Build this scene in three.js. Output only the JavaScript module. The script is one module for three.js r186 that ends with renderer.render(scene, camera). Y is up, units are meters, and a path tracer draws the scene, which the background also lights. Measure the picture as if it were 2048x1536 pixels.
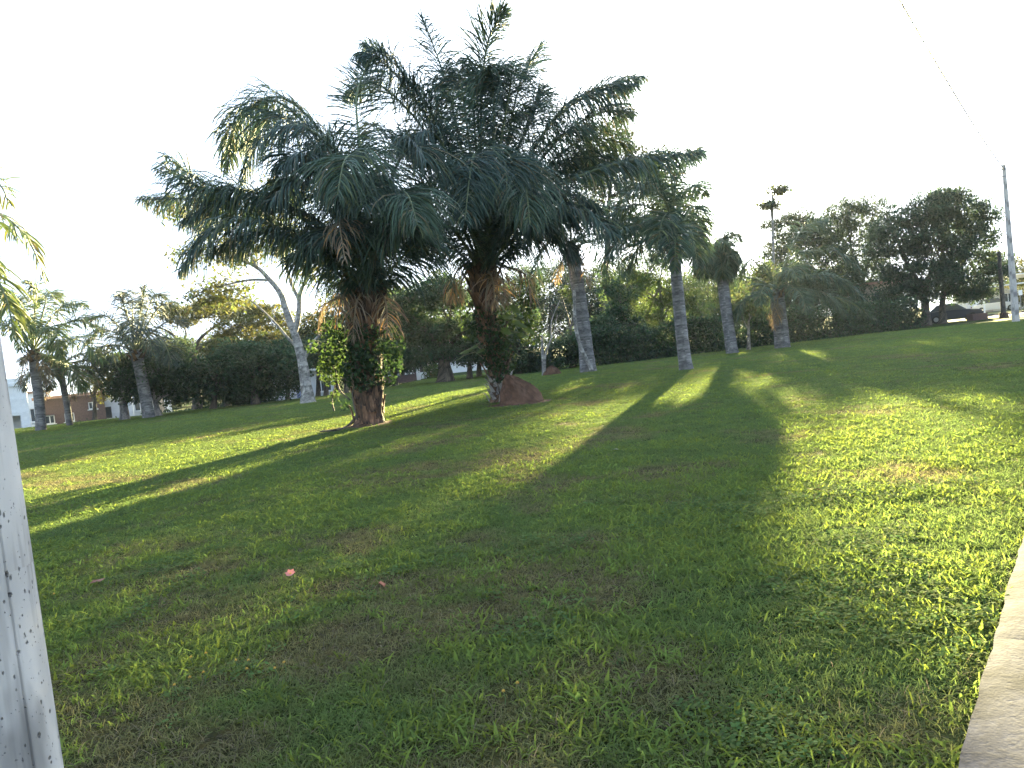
import * as THREE from 'three';
import { mergeGeometries } from 'three/addons/utils/BufferGeometryUtils.js';

// ---------------------------------------------------------------- camera, sky, sun, exposure
const V3 = THREE.Vector3, RAD = Math.PI / 180;
const scene = new THREE.Scene();
const FPX = 1560, PITCH = 2.5 * RAD, ROLL = 6.1 * RAD;          // focal length in photo pixels (2048 x 1536)
const EYE = new V3(0, 1.6, 0);
const FWD = new V3(0, -Math.sin(PITCH), -Math.cos(PITCH));
const U0 = new V3(0, Math.cos(PITCH), -Math.sin(PITCH)), R0 = new V3(1, 0, 0);
const RGT = R0.clone().multiplyScalar(Math.cos(ROLL)).addScaledVector(U0, -Math.sin(ROLL));
const UPV = R0.clone().multiplyScalar(Math.sin(ROLL)).addScaledVector(U0, Math.cos(ROLL));
const camera = new THREE.PerspectiveCamera(2 * Math.atan(768 / FPX) / RAD, 4 / 3, 0.05, 4000);
camera.position.copy(EYE); camera.up.copy(UPV); camera.lookAt(EYE.clone().add(FWD));
scene.add(camera);

const dir = (px, py) => FWD.clone().addScaledVector(RGT, (px - 1024) / FPX).addScaledVector(UPV, -(py - 768) / FPX);
const at = (px, py, depth) => EYE.clone().addScaledVector(dir(px, py), depth);
const SUN = dir(1455, 410).normalize();

const sun = new THREE.DirectionalLight(new THREE.Color().setRGB(1, 0.85, 0.42), 5);
sun.position.copy(SUN).multiplyScalar(150); sun.castShadow = true; sun.shadow.radius = 1;
Object.assign(sun.shadow.camera, { left: -70, right: 70, top: 70, bottom: -70, near: 1, far: 400 });
sun.shadow.mapSize.set(4096, 4096);
scene.add(sun); scene.add(sun.target);

{ // hazy evening sky: pale all over, brightest round the low sun, a little bluer overhead and away from it
  const W = 1024, H = 512, d = new Float32Array(W * H * 4);
  for (let r = 0; r < H; r++) for (let c = 0; c < W; c++) {
    const el = ((r + .5) / H - .5) * Math.PI, az = ((c + .5) / W - .5) * 2 * Math.PI;
    const y = Math.sin(el), x = Math.cos(el) * Math.cos(az), z = Math.cos(el) * Math.sin(az);
    const g = Math.acos(Math.min(1, Math.max(-1, x * SUN.x + y * SUN.y + z * SUN.z)));
    const up = Math.max(0, y), hor = Math.pow(1 - up, 3);
    const glow = .45 * Math.exp(-g / .2) + .03 * Math.exp(-g / .8);
    const o = (r * W + c) * 4, b = .064 + .005 * hor;
    d[o] = b * (.86 + .08 * hor) + glow; d[o + 1] = b * (1.22 - .04 * hor) + glow * .97; d[o + 2] = b * (1.78 - .2 * hor) + glow * .9; d[o + 3] = 1;
  }
  const t = new THREE.DataTexture(d, W, H, THREE.RGBAFormat, THREE.FloatType);
  t.mapping = THREE.EquirectangularReflectionMapping; t.magFilter = THREE.LinearFilter; t.needsUpdate = true;
  scene.background = t; scene.environment = t;
}
const renderer = new THREE.WebGLRenderer({ antialias: true });
renderer.toneMapping = THREE.LinearToneMapping; renderer.toneMappingExposure = 20; renderer.shadowMap.enabled = true;

// ---------------------------------------------------------------- helpers
function rng(s) { let a = s >>> 0; return () => { a = (a + 0x6d2b79f5) | 0; let t = Math.imul(a ^ (a >>> 15), 1 | a); t = (t + Math.imul(t ^ (t >>> 7), 61 | t)) ^ t; return ((t ^ (t >>> 14)) >>> 0) / 4294967296; }; }
const hash = (x, y) => { let h = Math.imul(x | 0, 374761393) + Math.imul(y | 0, 668265263) | 0; h = Math.imul(h ^ (h >>> 13), 1274126177); return ((h ^ (h >>> 16)) >>> 0) / 4294967296; };
function vnoise(x, y, per) {
  const ix = Math.floor(x), iy = Math.floor(y), fx = x - ix, fy = y - iy, s = fx * fx * (3 - 2 * fx), t = fy * fy * (3 - 2 * fy);
  const w = per ? (v) => ((v % per) + per) % per : (v) => v;
  const a = hash(w(ix), w(iy)), b = hash(w(ix + 1), w(iy)), c = hash(w(ix), w(iy + 1)), d = hash(w(ix + 1), w(iy + 1));
  return a + (b - a) * s + (c - a) * t + (a - b - c + d) * s * t;
}
function fbm(x, y, oct = 4, per) { let s = 0, a = .5, n = 0; for (let i = 0; i < oct; i++) { s += a * vnoise(x, y, per); n += a; x *= 2; y *= 2; a *= .5; if (per) per *= 2; } return s / n; }
const sstep = (a, b, x) => { const t = Math.min(1, Math.max(0, (x - a) / (b - a))); return t * t * (3 - 2 * t); };
const lerp = (a, b, t) => a + (b - a) * t;
// the lawn is flat; beyond it, on the left, the land falls away towards the houses
const gh = (x, z) => -1.25 * sstep(47, 60, -z) * sstep(-6, -16, x);
function gAt(px, depth) { // ground point in photo column px at that depth
  const u = (px - 1024) / FPX; let y = 0, p;
  for (let i = 0; i < 4; i++) { const v = ((y - EYE.y) / depth - FWD.y - RGT.y * u) / UPV.y; p = EYE.clone().addScaledVector(FWD, depth).addScaledVector(RGT, u * depth).addScaledVector(UPV, v * depth); y = gh(p.x, p.z); }
  p.y = gh(p.x, p.z); return p;
}
function ground(px, py) { const d = dir(px, py); const t = -EYE.y / d.y; const p = EYE.clone().addScaledVector(d, t); p.y = 0; return p; }
const depthOf = (p) => p.clone().sub(EYE).dot(FWD);

class GB { // collects triangles
  constructor() { this.p = []; this.n = []; this.uv = []; this.c = []; this.i = []; }
  get count() { return this.p.length / 3; }
  v(p, n, u, w, c) { this.p.push(p.x, p.y, p.z); if (n) this.n.push(n.x, n.y, n.z); if (u !== undefined) this.uv.push(u, w); if (c) this.c.push(c[0], c[1], c[2]); return this.p.length / 3 - 1; }
  tri(a, b, c) { this.i.push(a, b, c); }
  quad(a, b, c, d) { this.i.push(a, b, c, a, c, d); }
  geo(off) {
    const g = new THREE.BufferGeometry(), P = new Float32Array(this.p);
    if (off) for (let k = 0; k < P.length; k += 3) { P[k] -= off.x; P[k + 1] -= off.y; P[k + 2] -= off.z; }
    g.setAttribute('position', new THREE.BufferAttribute(P, 3));
    if (this.n.length === this.p.length) g.setAttribute('normal', new THREE.BufferAttribute(new Float32Array(this.n), 3));
    if (this.uv.length / 2 === this.p.length / 3) g.setAttribute('uv', new THREE.BufferAttribute(new Float32Array(this.uv), 2));
    if (this.c.length === this.p.length) g.setAttribute('color', new THREE.BufferAttribute(new Float32Array(this.c), 3));
    g.setIndex(new THREE.BufferAttribute(new Uint32Array(this.i), 1));
    return g;
  }
  tube(pts, radii, sides = 8, cap = true, lump) { // lump(angle, t) scales the radius
    let acc = 0, prev = null, N = new V3(), rows = [];
    const T = new V3(), B = new V3();
    for (let k = 0; k < pts.length; k++) {
      T.subVectors(pts[Math.min(k + 1, pts.length - 1)], pts[Math.max(k - 1, 0)]).normalize();
      if (k === 0) { N.set(0, 0, 1); if (Math.abs(T.z) > .9) N.set(1, 0, 0); }
      N.addScaledVector(T, -N.dot(T)).normalize(); B.crossVectors(T, N);
      if (prev) acc += prev.distanceTo(pts[k]); prev = pts[k];
      const row = [], r = typeof radii === 'function' ? radii(k / (pts.length - 1)) : radii[k];
      for (let s = 0; s <= sides; s++) {
        const a = s / sides * Math.PI * 2, n = N.clone().multiplyScalar(Math.cos(a)).addScaledVector(B, Math.sin(a));
        const rr = r * (lump ? lump(s === sides ? 0 : a, acc) : 1);
        row.push(this.v(pts[k].clone().addScaledVector(n, rr), n, s / sides * 2 * Math.PI * r, acc));
      }
      rows.push(row);
    }
    for (let k = 0; k + 1 < rows.length; k++) for (let s = 0; s < sides; s++) this.quad(rows[k][s], rows[k][s + 1], rows[k + 1][s + 1], rows[k + 1][s]);
    if (cap) { const k = rows.length - 1, c = this.v(pts[k], T.clone(), 0, acc); for (let s = 0; s < sides; s++) this.tri(rows[k][s], rows[k][s + 1], c); }
    return this;
  }
}
function curve(pts, n) { const c = new THREE.CatmullRomCurve3(pts, false, 'centripetal'); return Array.from({ length: n + 1 }, (_, k) => c.getPoint(k / n)); }
const taken = new Map();
function numbered(n) { const k = taken.get(n) || 0; taken.set(n, k + 1); return k ? n + '_' + String(k).padStart(3, '0') : n; }
function shadows(o) { o.castShadow = true; o.receiveShadow = true; return o; }
function thing(name, label, category, pos, group) { const o = new THREE.Group(); o.name = numbered(name); o.position.copy(pos); o.userData = { label, category }; if (group) o.userData.group = group; scene.add(o); return o; }
function part(parent, name, geo, mat) { const m = shadows(new THREE.Mesh(geo, mat)); m.name = name; parent.add(m); return m; }
function single(name, label, category, geo, mat, pos, group) { const m = shadows(new THREE.Mesh(geo, mat)); m.name = numbered(name); if (pos) m.position.copy(pos); m.userData = { label, category }; if (group) m.userData.group = group; scene.add(m); return m; }
function struct(name, geo, mat, pos) { const m = shadows(new THREE.Mesh(geo, mat)); m.name = numbered(name); if (pos) m.position.copy(pos); m.userData = { kind: 'structure' }; scene.add(m); return m; }
const col = (r, g, b) => new THREE.Color().setRGB(r, g, b);

// ---------------------------------------------------------------- textures and materials
function tex(n, f, srgb = true, rep) {
  const d = new Uint8Array(n * n * 4);
  for (let y = 0; y < n; y++) for (let x = 0; x < n; x++) { const v = f(x / n, y / n), o = (y * n + x) * 4; for (let k = 0; k < 3; k++) d[o + k] = Math.max(0, Math.min(255, v[k] * 255)); d[o + 3] = 255; }
  const t = new THREE.DataTexture(d, n, n); t.wrapS = t.wrapT = THREE.RepeatWrapping; t.magFilter = THREE.LinearFilter;
  if (srgb) t.colorSpace = THREE.SRGBColorSpace; if (rep) t.repeat.set(rep[0], rep[1]); t.needsUpdate = true; return t;
}
const grey = (v) => [v, v, v];
const std = (o) => new THREE.MeshStandardMaterial({ roughness: .9, ...o });
const matt = (o) => new THREE.MeshPhysicalMaterial({ roughness: 1, specularIntensity: .12, ...o });   // dusty, porous surfaces
function barkMat(base, sx, sy, contrast, bump) {
  const f = (u, v) => { const a = fbm(u * sx, v * sy, 4, Math.max(sx, sy)), b = fbm(u * sx * 4 + 7, v * sy * 4, 3); return (a * .7 + b * .3 - .5) * contrast; };
  const c = tex(256, (u, v) => { const k = 1 + f(u, v) * 1.6; return base.map((x) => x * k); });
  const b = tex(256, (u, v) => grey(.5 + f(u, v)), false);
  return std({ map: c, bumpMap: b, bumpScale: bump });
}
const M = {};
M.greyBark = barkMat([.47, .45, .43], 8, 4, 1.1, .02);
M.paleBark = barkMat([.55, .535, .51], 6, 8, .9, .015);
M.darkBark = barkMat([.30, .27, .23], 12, 3, 1.2, .03);
M.palmBark = barkMat([.42, .41, .40], 5, 14, .8, .02);
M.brownBark = barkMat([.36, .27, .20], 12, 3, 1.5, .04);
M.fibre = barkMat([.38, .29, .21], 16, 2, 1.6, .03);
M.scar = std({ color: col(.30, .28, .25), roughness: .95 });
M.boot = [barkMat([.37, .28, .205], 12, 2, 1.5, .02), barkMat([.30, .23, .17], 12, 2, 1.5, .02)];
M.rachis = std({ color: col(.10, .12, .05), roughness: .6 });
M.rachisPale = std({ color: col(.2, .2, .1), roughness: .6 });
M.rachisDead = std({ color: col(.2, .15, .09), roughness: .9 });
const leafMat = (tr = .45, rough = .95, spec = .5) => new THREE.MeshPhysicalMaterial({ color: 0xffffff, vertexColors: true, transmission: tr, roughness: rough, thickness: 0, specularIntensity: spec, side: THREE.DoubleSide });
M.leaf = leafMat(.42, .95, .25);
M.palmLeaf = leafMat(.35, .68);
M.deadLeaf = leafMat(.25, 1);
M.grass = new THREE.MeshPhysicalMaterial({ color: 0xffffff, transmission: .62, roughness: .98, thickness: 0, specularIntensity: .06, side: THREE.DoubleSide });
M.earth = (() => {
  const f = (u, v) => fbm(u * 8, v * 8, 5, 8);
  return matt({ map: tex(256, (u, v) => { const a = f(u, v), k = .75 + .5 * a; return [.37 * k, .285 * k, .23 * k]; }), bumpMap: tex(256, (u, v) => grey(f(u, v)), false), bumpScale: .06, roughness: 1 });
})();

// ground colour: earth and thatch seen between the blades
M.soil = (() => {
  const n = 512, c = tex(n, (u, v) => {
    const a = fbm(u * 8, v * 8, 5, 8), b = fbm(u * 48 + 3, v * 48, 3, 48), s = vnoise(u * 150, v * 150, 150);
    const k = .62 + .5 * a + .35 * (b - .5) + .25 * (s - .5);
    return [.27 * k + .04 * (b - .5), .26 * k, .175 * k];
  });
  const b = tex(n, (u, v) => grey(.6 * fbm(u * 32, v * 32, 4, 32) + .4 * vnoise(u * 128, v * 128, 128)), false);
  return matt({ map: c, bumpMap: b, bumpScale: .03, vertexColors: true });
})();
M.concrete = (() => {
  const f = (u, v) => .5 * fbm(u * 6, v * 6, 5, 6) + .3 * fbm(u * 60, v * 60, 2, 60) + .2 * vnoise(u * 200, v * 200, 200);
  return matt({ map: tex(512, (u, v) => { const k = .62 + .72 * f(u, v) - .25 * sstep(.58, .75, fbm(u * 3 + 2, v * 3, 4, 3)); return [.30 * k, .292 * k, .31 * k]; }), bumpMap: tex(512, (u, v) => grey(f(u, v)), false), bumpScale: .0035 });
})();

// ---------------------------------------------------------------- where the evening sun reaches the lawn in the photograph: crowns have their gaps towards these patches
const LIT = [
  [[30, 952], [250, 905], [500, 868], [700, 832], [900, 783], [1000, 768], [1020, 788], [860, 826], [700, 866], [500, 918], [250, 976], [40, 1032]],
  [[1060, 792], [1160, 760], [1260, 738], [1285, 744], [1180, 778], [1100, 804]],
  [[1590, 840], [1660, 815], [1800, 800], [2060, 790], [2075, 1100], [2000, 1420], [1700, 1270], [1480, 1130], [1560, 950]],
  [[180, 832], [420, 802], [700, 790], [700, 796], [420, 810], [180, 838]],
  [[1330, 780], [1400, 772], [1385, 792], [1310, 800]],
  [[1600, 722], [1680, 718], [1680, 730], [1580, 738]],
  [[1440, 708], [1500, 703], [1500, 709], [1440, 716]],
  [[230, 890], [480, 862], [480, 868], [230, 898]],
].map((p) => p.map(([x, y]) => { const g = ground(x, y); return [g.x, g.z]; }));
const BROKEN = [[[1395, 772], [1445, 764], [1335, 850], [1200, 935], [1150, 935], [1290, 840]], [[50, 1118], [500, 1008], [860, 930], [900, 942], [520, 1042], [70, 1158]], [[1480, 770], [1560, 745], [1580, 760], [1500, 800]]].map((p) => p.map(([x, y]) => { const g = ground(x, y); return [g.x, g.z]; }));   // light only partly let through
function inPoly(poly, x, z) { let c = false; for (let i = 0, j = poly.length - 1; i < poly.length; j = i++) { const [xi, zi] = poly[i], [xj, zj] = poly[j]; if ((zi > z) !== (zj > z) && x < (xj - xi) * (z - zi) / (zj - zi) + xi) c = !c; } return c; }
const SIDE = new V3(-SUN.z, 0, SUN.x).normalize();
function opensToLawn(p, m = 0) { // would this bit of foliage, m metres wide, stand between the sun and one of those patches?
  const t = p.y / SUN.y, x = p.x - SUN.x * t, z = p.z - SUN.z * t, f = m / SUN.y * .6;
  if (LIT.some((q) => inPoly(q, x, z))) return true;
  if (BROKEN.some((q) => inPoly(q, x, z)) && hash(p.x * 3.1 + 40, p.y * 3.1 + p.z) < .75) return true;
  return m > 0 && [[SIDE.x * m, SIDE.z * m], [-SIDE.x * m, -SIDE.z * m], [SUN.x * f, SUN.z * f], [-SUN.x * f, -SUN.z * f]].some(([a, b]) => LIT[0] && (inPoly(LIT[0], x + a, z + b) || inPoly(LIT[1], x + a, z + b) || inPoly(LIT[2], x + a, z + b)));
}

// ---------------------------------------------------------------- ground
const dry = (x, z) => { // 0 lush .. 1 dry and thin
  const n = fbm(x * .55 + 31, z * .55 + 17, 4), m = fbm(x * 2.1 + 5, z * 2.1, 3), worn = Math.exp(-((x + .9) ** 2 / 5 + (z + 3) ** 2 / 9)), rich = Math.exp(-((x - 2.6) ** 2 / 2.5 + (z + 5) ** 2 / 12)), field = sstep(-8, -20, z);   // trodden ground round the pole, good turf along the path and over the open field
  return sstep(.42, .66, n * .6 + m * .4 + .15 * worn - .16 * rich - .05 - .05 * field);
};
{
  const g = new GB(), rings = [], segs = 160; let r = .6;
  while (r < 1600) { rings.push(r); r *= r < 60 ? 1.045 : 1.2; }
  const put = (x, z) => {
    const k = dry(x, z);
    const big = .85 + .3 * fbm(x * .15 + 9, z * .15, 3);
    const lush = [.62, 1.0, .42], arid = [1.1, .98, .75];
    const c = [0, 1, 2].map((i) => lerp(lush[i], arid[i], k) * big);
    return g.v(new V3(x, gh(x, z), z), undefined, x / 2.3, z / 2.3, c);
  };
  const c0 = put(0, 0), rows = rings.map((q) => Array.from({ length: segs }, (_, s) => { const a = s / segs * 2 * Math.PI; return put(Math.sin(a) * q, -Math.cos(a) * q); }));
  for (let s = 0; s < segs; s++) { const t = (s + 1) % segs; g.tri(c0, rows[0][t], rows[0][s]); for (let k = 0; k + 1 < rows.length; k++) g.quad(rows[k][s], rows[k][t], rows[k + 1][t], rows[k + 1][s]); }
  const geo = g.geo(); geo.computeVertexNormals();
  struct('lawn_ground', geo, M.soil);
}

// ---------------------------------------------------------------- concrete footpath along the lawn
const pathA = ground(1925, 1536), pathB = ground(2046, 1090);
const pathDir = pathB.clone().sub(pathA).normalize(), pathOut = new V3(-pathDir.z, 0, pathDir.x);
const pathSide = (x, z) => (x - pathA.x) * pathOut.x + (z - pathA.z) * pathOut.z;   // > 0 on the path
{
  const wdt = 1.5, t0 = -6, slab = 2.0, joint = .006;
  const jt = ground(1985, 1298).sub(pathA).dot(pathDir);
  const root = new THREE.Group(); root.name = 'footpath'; root.userData = { kind: 'structure' }; root.position.copy(pathA); scene.add(root);
  const base = new THREE.BoxGeometry(wdt - .04, .06, 36); base.rotateY(Math.atan2(pathDir.x, pathDir.z));
  base.translate(pathOut.x * wdt / 2 + pathDir.x * 12, .005, pathOut.z * wdt / 2 + pathDir.z * 12);
  part(root, 'path_bed', base, M.soil.clone()).material.vertexColors = false;
  const R = rng(5);
  for (let k = -4; k < 14; k++) {
    const a = jt + k * slab, g = new GB(), nx = 24, nz = 32, top = [];
    const L = slab - joint, hgt = .062 + R() * .004;
    const pos = (u, w, y) => { const e = (u === 0 ? (fbm((a + w * L) * 5, 3, 4) - .5) * .022 : 0); const q = pathDir.clone().multiplyScalar(a + w * L).addScaledVector(pathOut, u * wdt + e); q.y = y; return q; };
    for (let i = 0; i <= nx; i++) { const row = []; for (let j = 0; j <= nz; j++) { const u = i / nx, w = j / nz, edge = (i === 0 || i === nx) ? .012 : (j === 0 || j === nz) ? .003 : 0; const q = pos(u, w, hgt - edge + (fbm(u * 6 + k * 7, w * 8, 3) - .5) * .003); row.push(g.v(q, undefined, u * wdt / 1.4, (a + w * L) / 1.4)); } top.push(row); }
    for (let i = 0; i < nx; i++) for (let j = 0; j < nz; j++) g.quad(top[i][j], top[i][j + 1], top[i + 1][j + 1], top[i + 1][j]);
    const side = (ids) => { for (let s = 0; s + 1 < ids.length; s++) { const [x0, y0, z0] = g.p.slice(ids[s] * 3, ids[s] * 3 + 3), [x1, y1, z1] = g.p.slice(ids[s + 1] * 3, ids[s + 1] * 3 + 3);
      const q = [new V3(x0, y0, z0), new V3(x1, y1, z1), new V3(x1, -.05, z1), new V3(x0, -.05, z0)].map((v, n) => g.v(v, undefined, (x0 + z0) * .7 + (n === 1 || n === 2 ? .05 : 0), n > 1 ? .1 : 0)); g.quad(...q); } };
    side(top[0]); side(top[nx].slice().reverse()); side(top.map((r) => r[0]).reverse()); side(top.map((r) => r[nz]));
    const geo = g.geo(); geo.computeVertexNormals();
    part(root, 'concrete_slab', geo, M.concrete);
  }
}

// ---------------------------------------------------------------- grass
function tuft(seed, n, len, wid, lean, spread) {
  const R = rng(seed), g = new GB();
  for (let k = 0; k < n; k++) {
    const a = R() * 6.283, o = Math.sqrt(R()) * spread, b = R() * 6.283, x = Math.cos(b) * o, z = Math.sin(b) * o;
    const L = len * (.55 + .75 * R()), w = wid * (.7 + .6 * R()), t0 = lean * (.25 + .9 * R()), dx = Math.cos(a), dz = Math.sin(a);
    const tw = (R() - .5) * 1.6, sx = -dz * Math.cos(tw) + dx * 0, sz = dx * Math.cos(tw), sy = Math.sin(tw) * .7;
    let p = new V3(x, -.006, z), th = t0; const mid = [];
    for (let s = 0; s < 3; s++) { mid.push(p.clone()); p = p.clone().add(new V3(dx * Math.sin(th), Math.cos(th), dz * Math.sin(th)).multiplyScalar(L / 3)); th += .25 + .5 * R(); }
    const W = [.7, 1, .8].map((q) => q * w / 2), id = [];
    for (let s = 0; s < 3; s++) id.push([g.v(mid[s].clone().add(new V3(sx * W[s], sy * W[s], sz * W[s]))), g.v(mid[s].clone().add(new V3(-sx * W[s], -sy * W[s], -sz * W[s])))]);
    const tip = g.v(p);
    for (let s = 0; s < 2; s++) g.quad(id[s][0], id[s][1], id[s + 1][1], id[s + 1][0]);
    g.tri(id[2][0], id[2][1], tip);
  }
  return g.geo();
}
const trunkSpots = [];                                      // kept free of grass: filled by hand, world x z radius
const keepOff = (x, z) => trunkSpots.some(([a, b, r]) => (x - a) ** 2 + (z - b) ** 2 < r * r * (.75 + .5 * vnoise(x * 4, z * 4)));
const HALF = 41 * RAD;
function scatter(name, variants, per, kindFn, colorFn, sizeFn, dmin, dmax, seed) {
  const R = rng(seed), lists = variants.map(() => []), m = new THREE.Matrix4(), q = new THREE.Quaternion(), s = new V3(), p = new V3(), up = new V3(0, 1, 0), c = new THREE.Color();
  let d = dmin;
  while (d < dmax) {
    const k = Math.max(1, Math.min(2.2, Math.pow(d / 6, .6))), step = Math.min(.5 * k, dmax - d) + 1e-6, dens = per / (k * k), n = Math.round(HALF * 2 * (d + step / 2) * step * dens);
    for (let i = 0; i < n; i++) {
      const r = d + R() * step, a = (R() * 2 - 1) * HALF, x = Math.sin(a) * r, z = -Math.cos(a) * r, pick = R(), yaw = R() * 6.283, v = R(), tone = R(), tone2 = R();
      if (pick > kindFn(x, z, r) || pathSide(x, z) > .005 + .05 * tone - .09 * tone2 || keepOff(x, z)) continue;
      const sz = sizeFn(x, z, v, r); q.setFromAxisAngle(up, yaw); s.set(k * sz, sz * (1 + .05 * (k - 1)), k * sz); p.set(x, gh(x, z), z);
      lists[(v * 977 | 0) % variants.length].push([m.compose(p, q, s).toArray(), colorFn(x, z, tone, tone2, r)]);
    }
    d += step;
  }
  lists.forEach((l, k) => {
    const im = shadows(new THREE.InstancedMesh(variants[k], M.grass, l.length)); im.name = numbered(name);
    l.forEach(([e, [r, g, b]], i) => { im.setMatrixAt(i, m.fromArray(e)); im.setColorAt(i, c.setRGB(r, g, b)); });
    im.userData = name === 'ground_weeds' ? { kind: 'stuff', label: 'small round leaved weeds growing among the near grass', category: 'weeds' } : { kind: 'stuff', label: 'mown lawn grass covering the ground', category: 'grass' }; scene.add(im);
  });
}
function weed(seed) { // low rosette of small round leaves
  const R = rng(seed), g = new GB();
  for (let k = 0; k < 20; k++) {
    const a = R() * 6.283, r = .01 + .045 * Math.sqrt(R()), h = .012 + .03 * R(), c = new V3(Math.cos(a) * r, h, Math.sin(a) * r), w = .005 + .005 * R(), tx = (R() - .5) * .8, tz = (R() - .5) * .8;
    const id = [0, 1, 2, 3, 4, 5].map((i) => { const b = i / 6 * 6.283, x = Math.cos(b) * w, z = Math.sin(b) * w * .8; return g.v(new V3(c.x + x, c.y + x * tx + z * tz, c.z + z)); });
    for (let i = 1; i < 5; i++) g.tri(id[0], id[i], id[i + 1]);
  }
  return g.geo();
}
const P1 = ground(738, 848), P2 = ground(1000, 803), MOUND = ground(1043, 806);
trunkSpots.push([P1.x, P1.z, .72], [P2.x, P2.z, .6], [MOUND.x, MOUND.z + .15, 1.0], [P1.x + .15, P1.z + .5, .55]);
const tint = (a, k) => a.map((x) => x * k);
{
  const broad = [1, 2, 3, 4, 5].map((s) => tuft(s, 10, .066, .0078, .95, .055));
  const fine = [11, 12, 13, 14].map((s) => tuft(s, 16, .05, .0042, .95, .06));
  const straw = [21, 22, 23].map((s) => tuft(s, 14, .06, .0032, 1.7, .08));
  const lushCol = (x, z, t, u, d) => { const y = fbm(x * .8 + 3, z * .8 + 40, 3); return tint([lerp(.125, .205, y * .6 + t * .4) , lerp(.20, .235, y), lerp(.05, .034, t)], .7 + .6 * u); };
  const patch = (x, z) => sstep(.40, .60, fbm(x * .9 + 71, z * .9 + 13, 4));
  scatter('lawn_grass', broad, 360, (x, z, r) => (1 - .85 * dry(x, z)) * lerp(.25 + .75 * patch(x, z), .22 + .3 * patch(x, z), sstep(6, 18, r)), lushCol, (x, z, v, r) => .7 + .55 * v + .25 * patch(x, z), 1.4, 62, 7);
  scatter('lawn_grass', fine, 620, (x, z) => .9 - .45 * dry(x, z), (x, z, t, u, d) => { const k = dry(x, z); return tint([lerp(.12, .20, k * .8 + t * .2), lerp(.18, .175, k), lerp(.052, .075, k)], .7 + .6 * u); }, (x, z, v) => .75 + .6 * v, 1.4, 62, 8);
  scatter('ground_weeds', [31, 32, 33].map(weed), 260, (x, z) => sstep(.54, .74, fbm(x * 1.3 + 51, z * 1.3 + 8, 4)) * .8, (x, z, t, u) => tint([lerp(.10, .15, t), .18, .055], .7 + .6 * u), (x, z, v) => .8 + .6 * v, 1.4, 8, 10);
  scatter('lawn_grass', straw, 420, (x, z) => .14 + .8 * dry(x, z), (x, z, t, u) => tint(t < .55 ? [.21, .175, .11] : t < .8 ? [.12, .10, .065] : [.11, .12, .045], .65 + .6 * u), (x, z, v) => .7 + .7 * v, 1.4, 30, 9);
}

// ---------------------------------------------------------------- palms
const LEAFLET = new V3();
function frond(palm, base, pts, o) {
  const { L = 1, droop = .8, n = 80, w = .045, colr = [.05, .085, .035], seed = 1, mat = M.palmLeaf, rach = M.rachis, start = .16, name = 'frond', rr = .05, prune = false, lift = 0, gap = 0, plume = .75 } = o;
  const R = rng(seed), C = new THREE.CatmullRomCurve3(pts, false, 'centripetal'), g = new GB();
  const len = C.getLength(), tip = pts[pts.length - 1], az = new V3(tip.x - pts[0].x, 0, tip.z - pts[0].z); if (az.length() < .1) az.set(0, 0, 1); az.normalize();
  const S0 = new V3(-az.z, 0, az.x), up = new V3(0, 1, 0);
  const twist = (R() - .5) * .5;
  for (let k = 0; k < n; k++) for (const sd of [-1, 1]) {
    if (gap && R() < gap) continue;
    const t = start + (1 - start) * Math.min(1, (k + .25 + .5 * R()) / n), P = C.getPoint(t), T = C.getTangent(t);
    const S = S0.clone().addScaledVector(T, -S0.dot(T)).normalize(), N = new V3().crossVectors(S, T); if (N.y < 0) N.negate();
    const prof = Math.min(1, .30 + 1.5 * (t - start)) * Math.min(1, .22 + 2.6 * (1 - t)) * (.8 + .4 * R());
    const l = L * prof, fwd = lerp(.35, .85, t * t) + (R() - .5) * .6, raise = lift + plume * ((R() + R()) - .75) + twist * sd;
    const d = S.clone().multiplyScalar(sd * Math.cos(fwd)).addScaledVector(T, Math.sin(fwd)).addScaledVector(N, raise).normalize();
    const q = [P.clone()], dr = droop * (.35 + 1.5 * R() * R() + .3 * R()), segs = 4;
    for (let s = 0; s < segs; s++) { d.y -= dr * (.10 + .62 * s / segs) * 1.25; d.x += (R() - .5) * .16; d.z += (R() - .5) * .16; d.normalize(); q.push(q[s].clone().addScaledVector(d, l / segs)); }
    if (prune && opensToLawn(q[2])) continue;
    const wv = new V3().crossVectors(d, N).normalize().applyAxisAngle(d, (R() - .5) * 2.2), W = w * (.7 + .6 * R()) / 2, f = .7 + .65 * R(), dry_ = R(), c = dry_ < .05 ? [.16 * f, .13 * f, .07 * f] : dry_ < .14 ? [colr[0] * 1.9 * f, colr[1] * 1.35 * f, colr[2] * .8 * f] : [colr[0] * f * (.9 + .3 * R()), colr[1] * f, colr[2] * f];
    const ww = [.6, 1, 1, .7], id = ww.map((x, s) => [g.v(q[s].clone().addScaledVector(wv, W * x), 0, undefined, 0, c), g.v(q[s].clone().addScaledVector(wv, -W * x), 0, undefined, 0, c)]), e = g.v(q[4], 0, undefined, 0, c);
    for (let s = 0; s < 3; s++) g.quad(id[s][0], id[s][1], id[s + 1][1], id[s + 1][0]); g.tri(id[3][0], id[3][1], e);
  }
  const m = part(palm, name, g.geo(base), mat), rg = new GB();
  rg.tube(curve(pts, 14), (t) => rr * (1 - .85 * t) + .006, 6);
  part(m, 'rachis', rg.geo(base), rach);
  return m;
}
const vase = (f) => f.map(([x, y, z = 0], k) => k === 1 ? [x + (f[0][0] - x) * .12, y - 4, z] : k === 2 && f.length > 3 ? [x, y - 12, z] : [x, y, z]);
const lx = (list, depth) => list.map(([x, y, dz = 0]) => at(x, y, depth + dz));
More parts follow.
